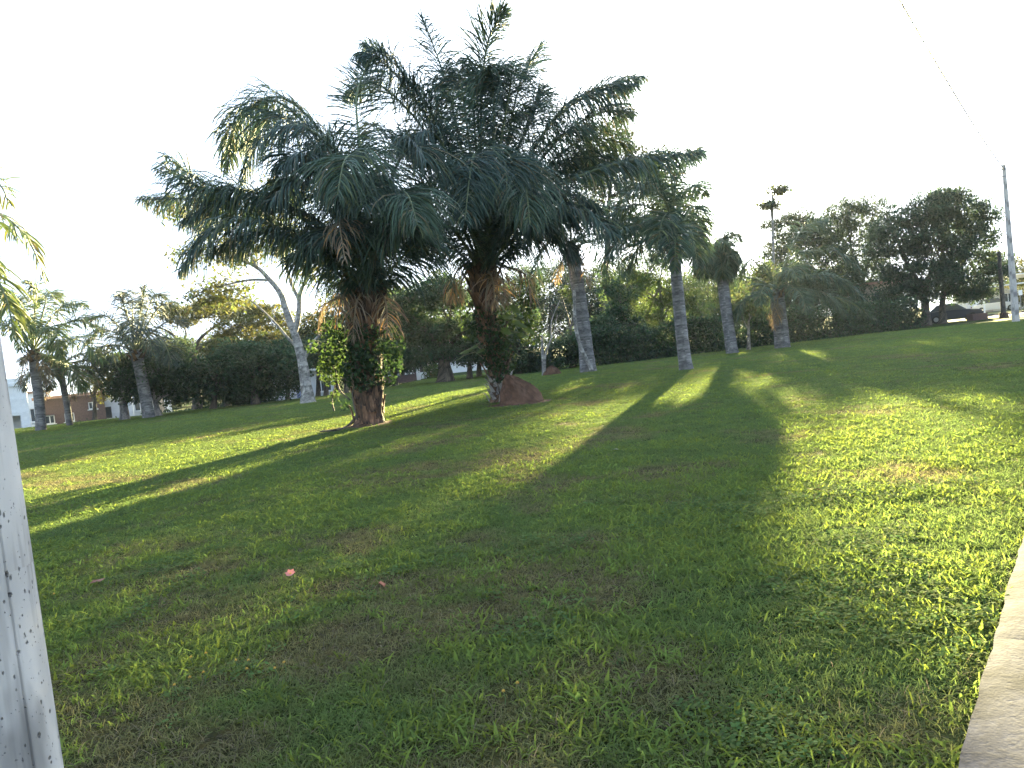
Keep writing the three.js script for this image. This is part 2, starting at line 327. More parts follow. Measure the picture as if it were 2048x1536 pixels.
function randomFronds(palm, base, C, n, len, o, seed, eMin, eMax, droopEnd) {
  const R = rng(seed);
  for (let k = 0; k < n; k++) {
    const a = (k + .5 * R()) * 2.39996 , el = lerp(eMax, eMin, Math.pow((k + .5) / n, .8)) + (R() - .5) * .2, l = len * (.8 + .35 * R());
    const pts = [C.clone()], p = C.clone(); let e = el;
    for (let s = 0; s < 5; s++) { p.add(new V3(Math.cos(a) * Math.cos(e), Math.sin(e), Math.sin(a) * Math.cos(e)).multiplyScalar(l / 5)); pts.push(p.clone()); e -= droopEnd * (.14 + .12 * s) * (.7 + .6 * R()); }
    frond(palm, base, pts, { ...o, seed: seed * 100 + k });
  }
}
function bootGeo() { // the stub of an old leaf base: broad at the foot, curved, cut off at the top
  const g = new GB(), rows = [], n = 5;
  for (let k = 0; k <= n; k++) { const t = k / n, w = lerp(.17, .07, Math.pow(t, .7)), out = .015 + .10 * t * t + .02 * t, th = lerp(.05, .035, t), y = t * .5; rows.push([[-w, y, out], [-w * .5, y, out + th], [w * .5, y, out + th], [w, y, out]].map((q) => g.v(new V3(...q), undefined, q[0] * 2, q[1] * 2))); }
  for (let k = 0; k < n; k++) for (let s = 0; s < 3; s++) g.quad(rows[k][s], rows[k][s + 1], rows[k + 1][s + 1], rows[k + 1][s]);
  g.quad(rows[n][0], rows[n][1], rows[n][2], rows[n][3]);
  const geo = g.geo(); geo.computeVertexNormals(); return geo;
}
const BOOT = bootGeo();
function boots(palm, base, axis, radius, n, t0, t1, seed, mats, sc = 1, tilt = 0) {
  const R = rng(seed), C = new THREE.CatmullRomCurve3(axis);
  for (let k = 0; k < n; k++) {
    const t = lerp(t0, t1, (k + .3 * R()) / n), P = C.getPoint(t), a = k * 2.39996 + (R() - .5) * .3, r = radius(t) * .96;
    const b = part(palm, 'leaf_base', BOOT, mats[k % mats.length]); b.position.set(P.x + Math.sin(a) * r, P.y, P.z + Math.cos(a) * r).sub(base);
    b.rotation.set(0, a, 0); b.rotateX(tilt * (.5 + R())); b.rotateZ((R() - .5) * .25); const s = sc * (.8 + .4 * R()); b.scale.set(s, s * (.8 + .4 * R()), s);
  }
}
const G = { green: [.054, .092, .052], deep: [.044, .078, .055], yellow: [.13, .15, .035], dead: [.20, .155, .10], silver: [.34, .32, .27] };

{ // the nearer of the two great palms
  const d = depthOf(P1), palm = thing('palm_tree', 'large shaggy palm with brown plated trunk and leafy climber on it', 'palm tree', P1);
  const axis = [P1.clone().setY(-.15), ...lx([[737, 800], [733, 720], [732, 650], [736, 575]], d)], rad = (t) => .345 + .17 * Math.exp(-t * 14) + .10 * sstep(.75, 1, t);
  const g = new GB(), lump = (a, y) => 1 + .10 * (vnoise(a * 3.2 + 4, y * 2.2) - .5) + .14 * (vnoise(a * 5 + 1, y * .8 + 7) - .5) + .10 * Math.max(0, Math.sin(a * 5 + 1)) * Math.exp(-y * 3);
  g.tube(curve(axis, 30), rad, 40, true, lump); part(palm, 'trunk', g.geo(P1), M.brownBark).geometry.computeVertexNormals();
  boots(palm, P1, axis, rad, 40, .06, .52, 3, M.boot, .9, .0); boots(palm, P1, axis, rad, 40, .6, 1, 4, M.boot, 1.0, .25);
  const F = [
    [[735, 560], [640, 470, -.8], [520, 400, -1.2], [420, 372, -1.4], [330, 312, -1.4]], [[732, 565], [620, 490, .6], [480, 430, 1.2], [370, 398, 1.5], [285, 400, 1.6]],
    [[735, 560], [620, 500, -1], [500, 450, -1.8], [410, 470, -2], [365, 540, -2]], [[738, 550], [690, 400, .5], [630, 260, .8], [550, 192, 1], [475, 240, 1], [455, 340, 1]],
    [[738, 545], [690, 370, -.3], [640, 285, -.6], [585, 250, -.8], [520, 280, -1], [485, 360, -1]], [[742, 545], [722, 330, 1.2], [714, 200, 2.2], [745, 105, 2.8]],
    [[738, 550], [735, 420, -1.2], [715, 330, -2.4], [690, 320, -3.4], [675, 390, -4]], [[742, 550], [765, 430, -.6], [800, 330, -1.2], [830, 290, -1.6], [850, 320, -1.8]],
    [[745, 555], [800, 450], [870, 375, .3], [930, 340, .5], [960, 365, .5]],
    [[735, 555], [660, 440, 2], [600, 380, 3], [540, 390, 3.6]],
    [[740, 550], [760, 400, 2], [770, 300, 3.4], [740, 245, 4.4]], [[738, 565], [690, 450, -.8], [640, 360, -1.4], [600, 310, -1.8], [565, 330, -2]],
    [[742, 565], [765, 470, -1.2], [790, 400, -2.2], [815, 390, -3], [835, 450, -3.6]], [[740, 580], [670, 530, -.5], [580, 480, -1], [500, 470, -1.2], [430, 500, -1.3]],
    [[740, 570], [735, 460, -1.2], [730, 380, -2.2], [725, 360, -3], [722, 410, -3.8]], [[738, 585], [700, 560, -.8], [640, 520, -1.4], [590, 510, -1.8]], [[742, 585], [775, 555, -.8], [820, 510, -1.2], [850, 470, -1.4]], [[738, 590], [715, 540, -1], [690, 480, -1.8], [660, 470, -2.4]], [[742, 590], [765, 530, -1], [790, 470, -1.8], [810, 460, -2.2]], [[738, 555], [650, 420, -.8], [590, 370, -1.5], [545, 400, -1.9]], [[738, 550], [680, 390, .2], [610, 280, .4], [545, 230, .6], [490, 290, .7]], [[740, 550], [690, 350, -.6], [655, 300, -1], [620, 330, -1.3]], [[738, 560], [630, 450, -.2], [520, 410, -.4], [430, 410, -.5], [370, 440, -.5]], [[735, 560], [632, 462, -.6], [512, 396, -1], [412, 378, -1.2], [322, 330, -1.2]], [[738, 550], [685, 395, .9], [615, 265, 1.3], [540, 200, 1.5], [470, 255, 1.6], [450, 330, 1.6]], [[738, 558], [680, 500, 1], [620, 470, 2], [560, 500, 2.6]],
  ];
  F.forEach((f, k) => frond(palm, P1, lx(vase(f), d), { seed: 100 + k, L: k === 5 ? 1.15 : 1.6, plume: k === 5 ? .2 : .6, droop: k === 5 ? .35 : 1.35, n: 230, w: .031, start: .1, colr: k % 3 ? G.deep : G.green, gap: k === 5 ? .25 : 0, rr: .055 }));
  [[[725, 575], [690, 585, -.5], [672, 650, -.6]], [[740, 575], [715, 600, -.7], [705, 680, -.75]], [[735, 575], [700, 590, .3], [650, 610, .5], [640, 660, .6]], [[748, 575], [770, 600, -.4], [775, 670, -.5]], [[738, 565], [700, 470, -2], [680, 440, -2.8], [690, 520, -3.2]]]
    .forEach((f, k) => frond(palm, P1, lx(f, d), { name: 'dead_frond', seed: 160 + k, L: .8, droop: 1.6, n: 34, w: .03, colr: G.dead, mat: M.deadLeaf, rach: M.rachisDead, start: .05, rr: .04 }));
  const rt = new GB(); rt.tube(curve([...lx([[722, 822]], d - .3), ...[[700, 852], [672, 863], [640, 866]].map(([x, y]) => ground(x, y).setY(.04))], 12), [...Array(13)].map((_, k) => .055 - .003 * k), 8);
  part(palm, 'root', rt.geo(P1), M.darkBark);
}
{ // the taller one behind it, with the ant hill at its foot
  const d = depthOf(P2), palm = thing('palm_tree', 'tallest shaggy palm with pale scarred trunk base next to the red earth mound', 'palm tree', P2);
  const axis = [P2.clone().setY(-.15), ...lx([[1000, 770], [988, 700], [972, 620], [965, 530]], d)], rad = (t) => lerp(.30, .34, t) + .10 * Math.exp(-t * 14) + .12 * sstep(.7, 1, t);
  const g = new GB(), lump = (a, y) => 1 + .16 * (vnoise(a * 4 + 3, y * 4) - .5) + .10 * (vnoise(a * 9, y * 9) - .5);
  g.tube(curve(axis, 36), rad, 40, true, lump); part(palm, 'trunk', g.geo(P2), M.fibre).geometry.computeVertexNormals();
  boots(palm, P2, axis, rad, 34, .06, .30, 5, [M.scar, M.greyBark, M.paleBark], .62, .25); boots(palm, P2, axis, rad, 60, .3, 1, 6, M.boot, .95, .22);
  const F = [
    [[965, 520], [962, 330, -.3], [965, 170, -.6], [980, 70, -.9], [1010, 22, -1.1]], [[962, 520], [925, 330, .3], [890, 170, .5], [845, 35, .6]], [[960, 520], [900, 320], [835, 195], [780, 120], [730, 90]],
    [[960, 520], [880, 330, .8], [800, 215, 1.4], [740, 165, 1.8], [695, 190, 2]], [[970, 520], [1015, 320, .5], [1040, 180, 1.2], [1080, 92, 1.8]], [[972, 522], [1050, 350], [1130, 225], [1210, 172], [1285, 152]],
    [[974, 525], [1080, 370, .7], [1170, 290, 1.2], [1260, 290, 1.5]], [[974, 528], [1090, 400, -.8], [1230, 340, -1.4], [1330, 312, -1.6], [1400, 305, -1.6]], [[974, 530], [1080, 450, -1], [1160, 430, -1.6], [1230, 470, -2]],
    [[958, 525], [880, 400, -.8], [830, 390, -1.4], [800, 460, -1.7]], [[958, 525], [870, 440, .8], [800, 420, 1.2], [760, 470, 1.4]], [[965, 520], [955, 380, -1.5], [950, 320, -2.8], [940, 350, -3.8], [930, 440, -4.4]],
    [[968, 520], [1000, 390, -1.4], [1030, 340, -2.6], [1050, 370, -3.4], [1060, 450, -3.9]], [[962, 535], [920, 400, -.9], [885, 300, -1.5], [855, 260, -1.9], [830, 290, -2.1]], [[965, 520], [960, 340, 2], [955, 220, 3.4], [945, 150, 4.4]],
    [[968, 520], [1010, 360, 1.8], [1060, 260, 3], [1070, 210, 3.8]], [[966, 535], [985, 420, -1.4], [1000, 340, -2.4], [1010, 330, -3.2], [1015, 400, -3.8]], [[960, 545], [900, 500, -.6], [860, 470, -1], [825, 490, -1.1]], [[960, 550], [930, 500, -1], [895, 460, -1.8], [860, 470, -2.2]], [[972, 550], [1010, 500, -1], [1050, 450, -1.8], [1085, 450, -2.2]],
    [[970, 545], [1040, 500, -.4], [1100, 480, -.6], [1150, 510, -.7]], [[968, 525], [1040, 420, 1], [1110, 340, 2], [1180, 340, 2.8]], [[962, 525], [900, 380, 1.6], [850, 300, 2.6], [800, 290, 3.2]], [[968, 525], [1030, 430, -.5], [1100, 400, -1], [1150, 450, -1.3]], [[965, 522], [990, 300, -.8], [985, 180, -1.4], [975, 140, -2.1]], [[965, 520], [940, 330, -.5], [925, 200, -.8], [912, 125, -1.1]], [[968, 520], [1000, 320, -.6], [1018, 200, -1], [1025, 135, -1.4]], [[965, 520], [950, 300, .8], [940, 190, 1.4], [920, 140, 1.9]], [[970, 520], [1030, 340, .8], [1062, 240, 1.2], [1078, 185, 1.7]], [[972, 522], [1060, 370, .4], [1140, 270, .6], [1215, 222, .8], [1262, 225, .8]], [[962, 520], [915, 350, -.2], [860, 230, -.4], [810, 160, -.6]], [[972, 525], [1060, 400, .5], [1150, 330, 1], [1230, 330, 1.2]], [[972, 525], [1050, 440, -.6], [1130, 400, -1], [1200, 420, -1.3]], [[970, 525], [1040, 380, -.4], [1110, 290, -.8], [1180, 250, -1]], [[972, 522], [1045, 360, -.4], [1120, 240, -.6], [1195, 185, -.7], [1268, 168, -.7]], [[960, 520], [895, 330, -.3], [825, 205, -.4], [765, 125, -.5], [725, 112, -.5]], [[972, 528], [1085, 410, .3], [1190, 350, .6], [1290, 330, .8]],
  ];
  F.forEach((f, k) => frond(palm, P2, lx(vase(f), d), { seed: 200 + k, L: 1.65, plume: k === 0 ? .15 : .6, droop: k === 0 ? .35 : [1, 4, 14].includes(k) ? .7 : 1.35, n: 235, w: .033, start: .1, colr: k % 3 ? G.deep : G.green, lift: k === 0 ? .1 : 0, rr: .055 }));
  [[[950, 525], [915, 540, -.3], [902, 600, -.4]], [[965, 520], [1000, 540, -.5], [1012, 610, -.6]], [[985, 500], [1050, 425, -.8], [1090, 470, -1]], [[1000, 530], [1050, 550, -.2], [1064, 610, -.3]], [[970, 535], [985, 560, -.9], [990, 610, -1]], [[945, 530], [925, 560, .4], [918, 600, .5]]]
    .forEach((f, k) => frond(palm, P2, lx(f, d), { name: 'dead_frond', seed: 260 + k, L: k === 2 ? 1 : .9, droop: k === 2 ? 1.1 : 1.6, n: 36, w: .03, colr: k === 2 ? G.silver : G.dead, mat: M.deadLeaf, rach: M.rachisDead, start: .05, rr: .04 }));
}
{ // earth mounds (ant hills)
  const mk = (c, w, dpt, h, seed, label, shift) => {
    const g = new GB(), rows = [], n = 40, m = 26;
    for (let k = 0; k <= m; k++) { const t = k / m, row = []; for (let s = 0; s < n; s++) { const a = s / n * 6.28318, rr = Math.pow(1 - t, .72) * (1 + .16 * (vnoise(Math.cos(a) * 2 + seed, Math.sin(a) * 2 + t * 3) - .5) * 2 + .22 * (fbm(Math.cos(a) * 4 + seed, Math.sin(a) * 4 + t * 8, 3) - .5)); row.push(g.v(new V3(Math.cos(a) * rr * w + shift * t * t, h * (1 - Math.pow(1 - t, 1.5)) * (1 + .12 * (vnoise(a * 3, t * 6) - .5)) - .06 + .14 * (fbm(Math.cos(a) * 4 + seed, Math.sin(a) * 4 + t * 6, 4) - .5), Math.sin(a) * rr * dpt), undefined, a * w, t * h * 1.4)); } rows.push(row); }
    for (let k = 0; k < m; k++) for (let s = 0; s < n; s++) { const t = (s + 1) % n; g.quad(rows[k][s], rows[k + 1][s], rows[k + 1][t], rows[k][t]); }
    const geo = g.geo(); geo.computeVertexNormals(); single('earth_mound', label, 'earth mound', geo, M.earth, c);
  };
  mk(MOUND, .66, .55, .92, 2, 'reddish brown earth mound leaning against the tallest palm', -.38);
  mk(gAt(1105, 43), .55, .5, .55, 6, 'small red earth mound beside a thin pale tree', -.05);
  const g = new THREE.CircleGeometry(1, 40); g.rotateX(-Math.PI / 2);
  const pg = g.attributes.position; for (let k = 1; k < pg.count; k++) { const a = k / 40 * 6.283, s = .8 + .5 * vnoise(Math.cos(a) * 2 + 5, Math.sin(a) * 2); pg.setX(k, pg.getX(k) * s); pg.setZ(k, pg.getZ(k) * s); }
  for (const [c, s] of [[P1.clone().add(new V3(.15, .006, .35)), .95], [MOUND.clone().add(new V3(0, .006, .2)), 1.05]]) { const m = struct('bare_earth', g, M.earth, c); m.scale.set(s, 1, s * .9); }
}
// trunk helper for the plainer palms: ringed stem
function stem(palm, base, axis, rad, mat, lumpy = .05) { const g = new GB(); g.tube(curve(axis, 28), rad, 24, true, (a, y) => 1 + lumpy * (vnoise(a * 3, y * 7) - .5) + .014 * Math.sin(y * 38)); const m = part(palm, 'trunk', g.geo(base), mat); m.geometry.computeVertexNormals(); return m; }
function plainPalm(label, base, trunkPx, rad, d, o) {
  const palm = thing('palm_tree', label, 'palm tree', base);
  const axis = [base.clone().setY(base.y - .15), ...lx(trunkPx, d)];
  stem(palm, base, axis, rad, o.bark || M.palmBark, o.lumpy);
  const C = axis[axis.length - 1];
  boots(palm, base, axis, rad, o.boots ?? 14, .82, 1, 9, [M.fibre, M.boot[1]], .8, .4);
  if (o.fronds) o.fronds.forEach((f, k) => frond(palm, base, [C, ...lx(f, d)], { seed: o.seed * 50 + k, L: 1.35, droop: .95, n: 100, w: .048, colr: G.green, prune: true, ...o.f }));
  if (o.n) randomFronds(palm, base, C, o.n, o.len, { L: 1.2, droop: 1, n: 90, w: .048, colr: G.green, prune: true, ...o.f }, o.seed, o.eMin ?? -.7, o.eMax ?? 1.3, o.bend ?? 1.1);
  (o.dead || []).forEach((f, k) => frond(palm, base, [C, ...lx(f, d)], { name: 'dead_frond', seed: o.seed * 70 + k, L: .7, droop: 1.5, n: 36, w: .045, colr: o.deadCol || G.dead, mat: M.deadLeaf, rach: M.rachisDead, start: .05, prune: true }));
  return palm;
}
{
  let b = ground(1177, 744), d = depthOf(b);
  const p3 = plainPalm('palm with thick grey trunk and a pale climbing root up one side', b, [[1172, 700], [1162, 620], [1152, 550], [1142, 495]], (t) => .40 + .10 * Math.exp(-t * 12) - .06 * t, d, { seed: 31, boots: 22, lumpy: .07,
    fronds: [[[1200, 420], [1290, 390, -1], [1390, 395, -1.6]], [[1190, 450, -1], [1280, 440, -2], [1390, 500, -2.6]], [[1180, 400, 1], [1260, 350, 2], [1330, 350, 3]], [[1100, 430, -1], [1050, 430, -2], [1020, 500, -2.4]], [[1170, 470, -1.6], [1220, 480, -2.8], [1250, 560, -3.2]], [[1110, 480, -1], [1080, 510, -1.8], [1070, 580, -2]], [[1140, 400, 1], [1150, 330, 2], [1180, 290, 3]], [[1230, 470, .5], [1320, 470, 1], [1400, 520, 1.4]], [[1140, 420, -2], [1135, 400, -3.4], [1120, 470, -4.2]], [[1160, 480, 2], [1200, 500, 3.4], [1220, 560, 4]]],
    dead: [[[1125, 520, -.4], [1112, 570, -.5]], [[1160, 520, -.4], [1180, 575, -.5]]] });
  const rt = new GB(); rt.tube(curve(lx([[1184, 741], [1160, 690], [1150, 640], [1149, 580]], d - .52), 20), (t) => .12 - .05 * t, 10, true, (a, y) => 1 + .3 * (vnoise(a * 2, y * 3) - .5)); part(p3, 'climbing_root', rt.geo(b), M.paleBark);
  b = ground(1373, 740); d = depthOf(b);
  plainPalm('slim smooth palm standing forward of the tree line on the open lawn', b, [[1366, 690], [1358, 610], [1351, 530], [1348, 480]], (t) => .27 + .07 * Math.exp(-t * 18) - .05 * t, d, { seed: 32, lumpy: .03, fronds: [[[1310, 420, -.6], [1260, 410, -1], [1210, 440, -1.2]], [[1300, 450, -1], [1250, 460, -1.8], [1215, 520, -2.1]], [[1330, 390, .6], [1300, 340, 1], [1250, 330, 1.2]], [[1350, 380, 0], [1370, 320, 0], [1400, 300, 0]], [[1380, 420, .5], [1395, 420, 2], [1400, 470, 3]], [[1340, 430, -1.6], [1325, 440, -2.6], [1310, 520, -3]], [[1370, 450, -1], [1385, 470, -1.8], [1395, 530, -2.1]], [[1320, 470, .8], [1280, 490, 1.4], [1260, 540, 1.6]], [[1340, 400, 1.6], [1320, 360, 3], [1290, 380, 3.8]], [[1330, 400, -1], [1290, 370, -1.8], [1250, 390, -2.2]], [[1365, 400, 1], [1390, 370, 1.8], [1410, 390, 2.4]], [[1345, 380, -.8], [1335, 330, -1.4], [1310, 310, -1.8]], [[1370, 430, 1.5], [1395, 450, 2.4], [1405, 520, 2.8]], [[1345, 450, -2], [1350, 470, -3], [1350, 540, -3.4]], [[1310, 440, 1.4], [1270, 440, 2.2], [1240, 500, 2.6]]], f: { n: 110, L: 1.2 } });
  b = ground(1465, 707); d = depthOf(b);
  plainPalm('palm with short patchy grey trunk and drooping skirt below the low sun', b, [[1458, 660], [1450, 600], [1443, 545], [1436, 505]], (t) => .33 + .06 * Math.exp(-t * 12), d, { seed: 33, n: 34, len: 2.1, eMin: -.9, eMax: 1.15, bend: 1.7, f: { L: .95, n: 100, prune: true } });
  b = ground(1565, 696); d = depthOf(b);
  plainPalm('low spreading palm with dead leaves hanging by the dark hedge', b, [[1562, 660], [1556, 610], [1553, 580]], (t) => .42 + .08 * Math.exp(-t * 8), d, { seed: 34, n: 10, len: 4, eMin: -.1, eMax: 1.3, fronds: [[[1600, 520], [1660, 500], [1720, 540, -1]], [[1610, 560, -1], [1680, 560, -2], [1740, 610, -2.4]], [[1600, 580, -1], [1650, 590, -1.6], [1690, 630, -2]], [[1530, 530], [1500, 520], [1480, 560]], [[1580, 500], [1610, 455], [1650, 440]], [[1620, 590, .5], [1690, 600, .6], [1750, 640, .6]]], dead: [[[1548, 610, -.5], [1548, 660, -.6]], [[1556, 610, -.6], [1553, 650, -.7]]] });
  // left group
  b = ground(82, 861); d = depthOf(b);
  plainPalm('sunlit palm with feathery crown in front of the white house', b, [[78, 800], [70, 745], [66, 700]], (t) => .24 + .05 * Math.exp(-t * 12), d, { seed: 35, fronds: [[[45, 630], [20, 590], [-15, 590]], [[70, 620], [72, 580], [60, 570]], [[100, 640], [130, 610], [170, 610]], [[110, 660], [160, 640], [205, 665]], [[110, 690, -1], [160, 680, -2], [208, 725, -2]], [[90, 610, 1], [95, 590, 2], [110, 585, 3]], [[30, 660, -1], [-10, 650, -1.5], [-40, 690, -2]], [[60, 650, -1.5], [50, 640, -2.6], [40, 700, -3]], [[90, 660, -1.6], [110, 660, -2.6], [120, 720, -3]], [[50, 620, 1.4], [30, 600, 2.4], [0, 620, 3]], [[110, 720, -.8], [150, 740, -1], [165, 780, -1]]], f: { colr: [.085, .125, .04], n: 110, L: 1.3, w: .052, prune: false }, dead: [[[50, 720, -.4], [40, 770, -.5]], [[85, 720, -.4], [95, 770, -.5]]] });
  b = ground(140, 851); d = depthOf(b);
  plainPalm('leaning thin palm with brown ragged crown before the brick house', b, [[134, 810], [126, 770], [120, 735]], (t) => .17 + .03 * Math.exp(-t * 12), d, { seed: 36, n: 9, len: 2.8, eMin: -.2, eMax: 1.1, f: { colr: [.09, .10, .045], L: 1.0, prune: false }, dead: [[[150, 745, -.2], [170, 790, -.2]], [[165, 735, .2], [200, 770, .2], [208, 800, .2]], [[135, 750, -.3], [150, 800, -.4]], [[100, 750], [90, 800]]] });
  b = ground(298, 836); d = depthOf(b);
  plainPalm('dark palm with upright crown fan above the dense round tree', b, [[290, 790], [280, 740], [270, 700]], (t) => .30 + .06 * Math.exp(-t * 10), d, { seed: 37, fronds: [[[278, 640], [286, 600], [290, 572]], [[258, 640], [245, 605], [240, 592]], [[235, 650], [205, 630], [180, 640]], [[240, 670], [200, 660], [170, 690]], [[300, 640], [325, 610], [350, 610]], [[310, 660], [345, 640], [372, 650]], [[305, 680, -1], [330, 690, -2], [345, 730, -2.4]], [[265, 630, 1.5], [265, 600, 2.4], [255, 580, 3]], [[250, 680, -1.6], [235, 680, -2.6], [215, 730, -3]], [[285, 670, -2], [295, 660, -3], [305, 710, -3.6]], [[295, 620, 1], [310, 590, 1.6], [320, 590, 2]], [[225, 690], [195, 700], [185, 750]], [[265, 660, -2], [262, 640, -3.4], [258, 690, -4.2]]], f: { colr: [.05, .07, .045], n: 74, L: 1.35, prune: false } });
  // palm beyond the frame whose leaf tips hang in
  b = gAt(-190, 19); d = 19;
  plainPalm('palm behind the near concrete pole with leaf tips reaching past it', b, [[-195, 700], [-200, 600], [-205, 520]], (t) => .32 + .08 * Math.exp(-t * 10), d, { seed: 38, n: 9, len: 4, eMin: -.2, eMax: 1.3, fronds: [[[-120, 430], [-20, 420], [50, 470], [92, 560]], [[-130, 480, -1], [-50, 500, -1.6], [10, 590, -2], [30, 680, -2]], [[-130, 380, 1], [-60, 340, 1.6], [0, 370, 2], [18, 410, 2]]], f: { colr: [.09, .12, .035], L: .95, n: 60, plume: .3, gap: .35, prune: false } });
}

// ---------------------------------------------------------------- broadleaf trees
function leafAt(g, R, p, size, c, o) {
  const a = R() * 6.283, el = (R() - .5) * (o.flat ? 1.0 : 2.2) - (o.hang || 0), d = new V3(Math.cos(a) * Math.cos(el), Math.sin(el), Math.sin(a) * Math.cos(el)), s = new V3(-Math.sin(a), (R() - .5) * 1.2, Math.cos(a)).normalize();
  const l = size * (.6 + .8 * R()), w = l * (o.slim || .55) / 2, m = p.clone().addScaledVector(d, l * .5);
  const b = g.v(p, 0, undefined, 0, c), x = g.v(m.clone().addScaledVector(s, w), 0, undefined, 0, c), t = g.v(p.clone().addScaledVector(d, l), 0, undefined, 0, c), y = g.v(m.addScaledVector(s, -w), 0, undefined, 0, c);
  g.quad(b, x, t, y);
}
function broadTree(name, label, o) {
  const R = rng(o.seed), d = o.depth, base = o.base || gAt(o.px, d), t = thing(name, label, o.cat || 'tree', base, o.group), k = d / FPX;
  const trunks = o.trunks || [[[o.px, o.top]]];
  const ends = [];
  trunks.forEach((path, n) => {
    const b = n === 0 ? base : gAt(o.feet[n - 1], d), axis = [b.clone().setY(b.y - .15), ...lx(path, d)], C = curve(axis, 16), g = new GB(), r0 = o.r * (n ? .8 : 1);
    g.tube(C, (s) => r0 * (1 - .55 * s + .5 * Math.exp(-s * 16)), 14, true, (a, y) => 1 + .18 * (vnoise(a * 2.5 + n, y * 1.6) - .5));
    part(t, 'trunk', g.geo(base), o.bark || M.darkBark); ends.push({ top: axis[axis.length - 1], C, r: r0 * .45 });
  });
  (o.limbs || []).forEach(([r, path]) => { const g = new GB(), C = curve(lx(path, d), 14); g.tube(C, (s) => r * (1 - .75 * s), 10, true, (a, y) => 1 + .2 * (vnoise(a * 2, y * 2) - .5)); part(t, 'limb', g.geo(base), o.bark || M.darkBark); ends.push({ top: C[14], C, r: r * .3 }); });
  const crown = new GB(), twig = new GB(), lf = { size: .21, n: 44, clump: .6, density: 1, colr: [.045, .075, .025], ...o.leaf };
  for (const [x, y, rx, ry, dd = 0, rzk = 1] of o.lobes) {
    const c = at(x, y, d + dd), ax = rx * k, ay = ry * k, az = Math.max(ax, ay) * .9 * rzk, area = 4 * Math.PI * Math.pow((Math.pow(ax * ay, 1.6) + Math.pow(ax * az, 1.6) + Math.pow(ay * az, 1.6)) / 3, 1 / 1.6);
    const n = Math.max(6, Math.round(area * 1.9 * lf.density / (lf.clump * lf.clump * 2.2)));
    let best = ends[0], bd = 1e9; for (const e of ends) { const q = e.top.distanceTo(c); if (q < bd) { bd = q; best = e; } }
    if (!o.noLimb) { const s = best.C[Math.floor(best.C.length * (.55 + .4 * R()))], mid = s.clone().lerp(c, .5).add(new V3((R() - .5) * .6, -.15 * bd * .3, (R() - .5) * .6)), g = new GB(); g.tube(curve([s, mid, c], 10), (q) => Math.max(.02, best.r * (1 - .7 * q)), 8); part(t, 'limb', g.geo(base), o.bark || M.darkBark); }
    for (let j = 0; j < n; j++) {
      const u = R() * 2 - 1, ph = R() * 6.283, rr = Math.pow(.30 + .70 * R(), .6) * (.82 + .36 * vnoise(ph * 1.3 + x, u * 3 + y)), q = Math.sqrt(1 - u * u);
      const p = new V3(c.x + Math.cos(ph) * q * ax * rr, c.y + u * ay * rr, c.z + Math.sin(ph) * q * az * rr);
      if (p.y < base.y + .25) continue;
      const skip = o.prune !== false && opensToLawn(p, lf.clump * .6); if (skip) continue;
      if (R() < .5) { const m = c.clone().lerp(p, .5); m.y += .1; twig.tube([c.clone().lerp(p, .15), m, p], [.03, .02, .008], 4, false); }
      const f0 = .8 + .45 * R(), yl = R(), cr = lf.clump * (.7 + .6 * R());
      for (let i = 0; i < lf.n; i++) {
        const e = new V3(R() * 2 - 1, R() * 2 - 1, R() * 2 - 1); if (e.lengthSq() > 1) e.multiplyScalar(.6);
        const f = f0 * (.7 + .6 * R()), cc = [lf.colr[0] * f * (.85 + .5 * yl), lf.colr[1] * f, lf.colr[2] * f];
        leafAt(crown, R, new V3(p.x + e.x * cr, p.y + e.y * cr * (lf.flatClump || .65), p.z + e.z * cr), lf.size, cc, lf);
      }
    }
  }
  if (crown.i.length) { const c = part(t, 'crown', crown.geo(base), M.leaf); if (twig.i.length) part(c, 'twigs', twig.geo(base), o.bark || M.darkBark); }
  return t;
}
// --- left
broadTree('broadleaf_tree', 'dense dark round tree under the upright palm crown', { seed: 401, px: 250, depth: 44, r: .26, trunks: [[[245, 790], [243, 760]], [[305, 780]]], feet: [318], lobes: [[245, 745, 55, 45], [310, 735, 62, 55], [350, 770, 50, 40, 1], [270, 775, 50, 28], [355, 715, 40, 35, 2]], leaf: { colr: [0.049, 0.081, 0.035], density: 1.5 }, bark: M.greyBark });
broadTree('broadleaf_tree', 'slender young tree with yellow green creeper leaves near the white house', { seed: 402, px: 189, depth: 50, r: .16, top: 770, lobes: [[184, 760, 16, 26], [220, 775, 34, 30, 1], [178, 745, 22, 18]], leaf: { colr: [.13, .14, .025], density: .8, size: .15 }, prune: false });
broadTree('rain_tree', 'flat topped tree with bare forked boughs and yellowish canopy', { seed: 403, px: 395, depth: 62, r: .42, trunks: [[[392, 740], [388, 712]]], limbs: [[.20, [[388, 715], [365, 690], [340, 665], [320, 655]]], [.20, [[388, 715], [395, 685], [420, 660], [450, 640]]], [.12, [[365, 690], [372, 668], [365, 645]]], [.16, [[390, 710], [405, 690], [440, 675], [490, 650]]]], lobes: [[345, 625, 40, 16], [420, 618, 55, 20], [490, 622, 55, 26], [545, 640, 50, 34], [470, 655, 50, 22, -2], [380, 640, 30, 12], [560, 680, 50, 30], [450, 690, 40, 20, 3]], leaf: { colr: [.10, .11, .025], size: .2, flatClump: .4, density: 1.1 } });
broadTree('broadleaf_tree', 'dark thicket tree with crown almost touching the grass beside the white barked tree', { seed: 404, px: 512, depth: 46, r: .28, top: 770, trunks: [[[508, 780], [505, 750]], [[432, 780]]], feet: [425], lobes: [[510, 735, 65, 50], [440, 755, 50, 42], [570, 745, 45, 50], [470, 710, 50, 30, 1], [420, 780, 30, 30, 1], [550, 710, 50, 32, 1.5], [500, 785, 60, 22, 1]], leaf: { colr: [0.048, 0.080, 0.035], density: 1.6 } });
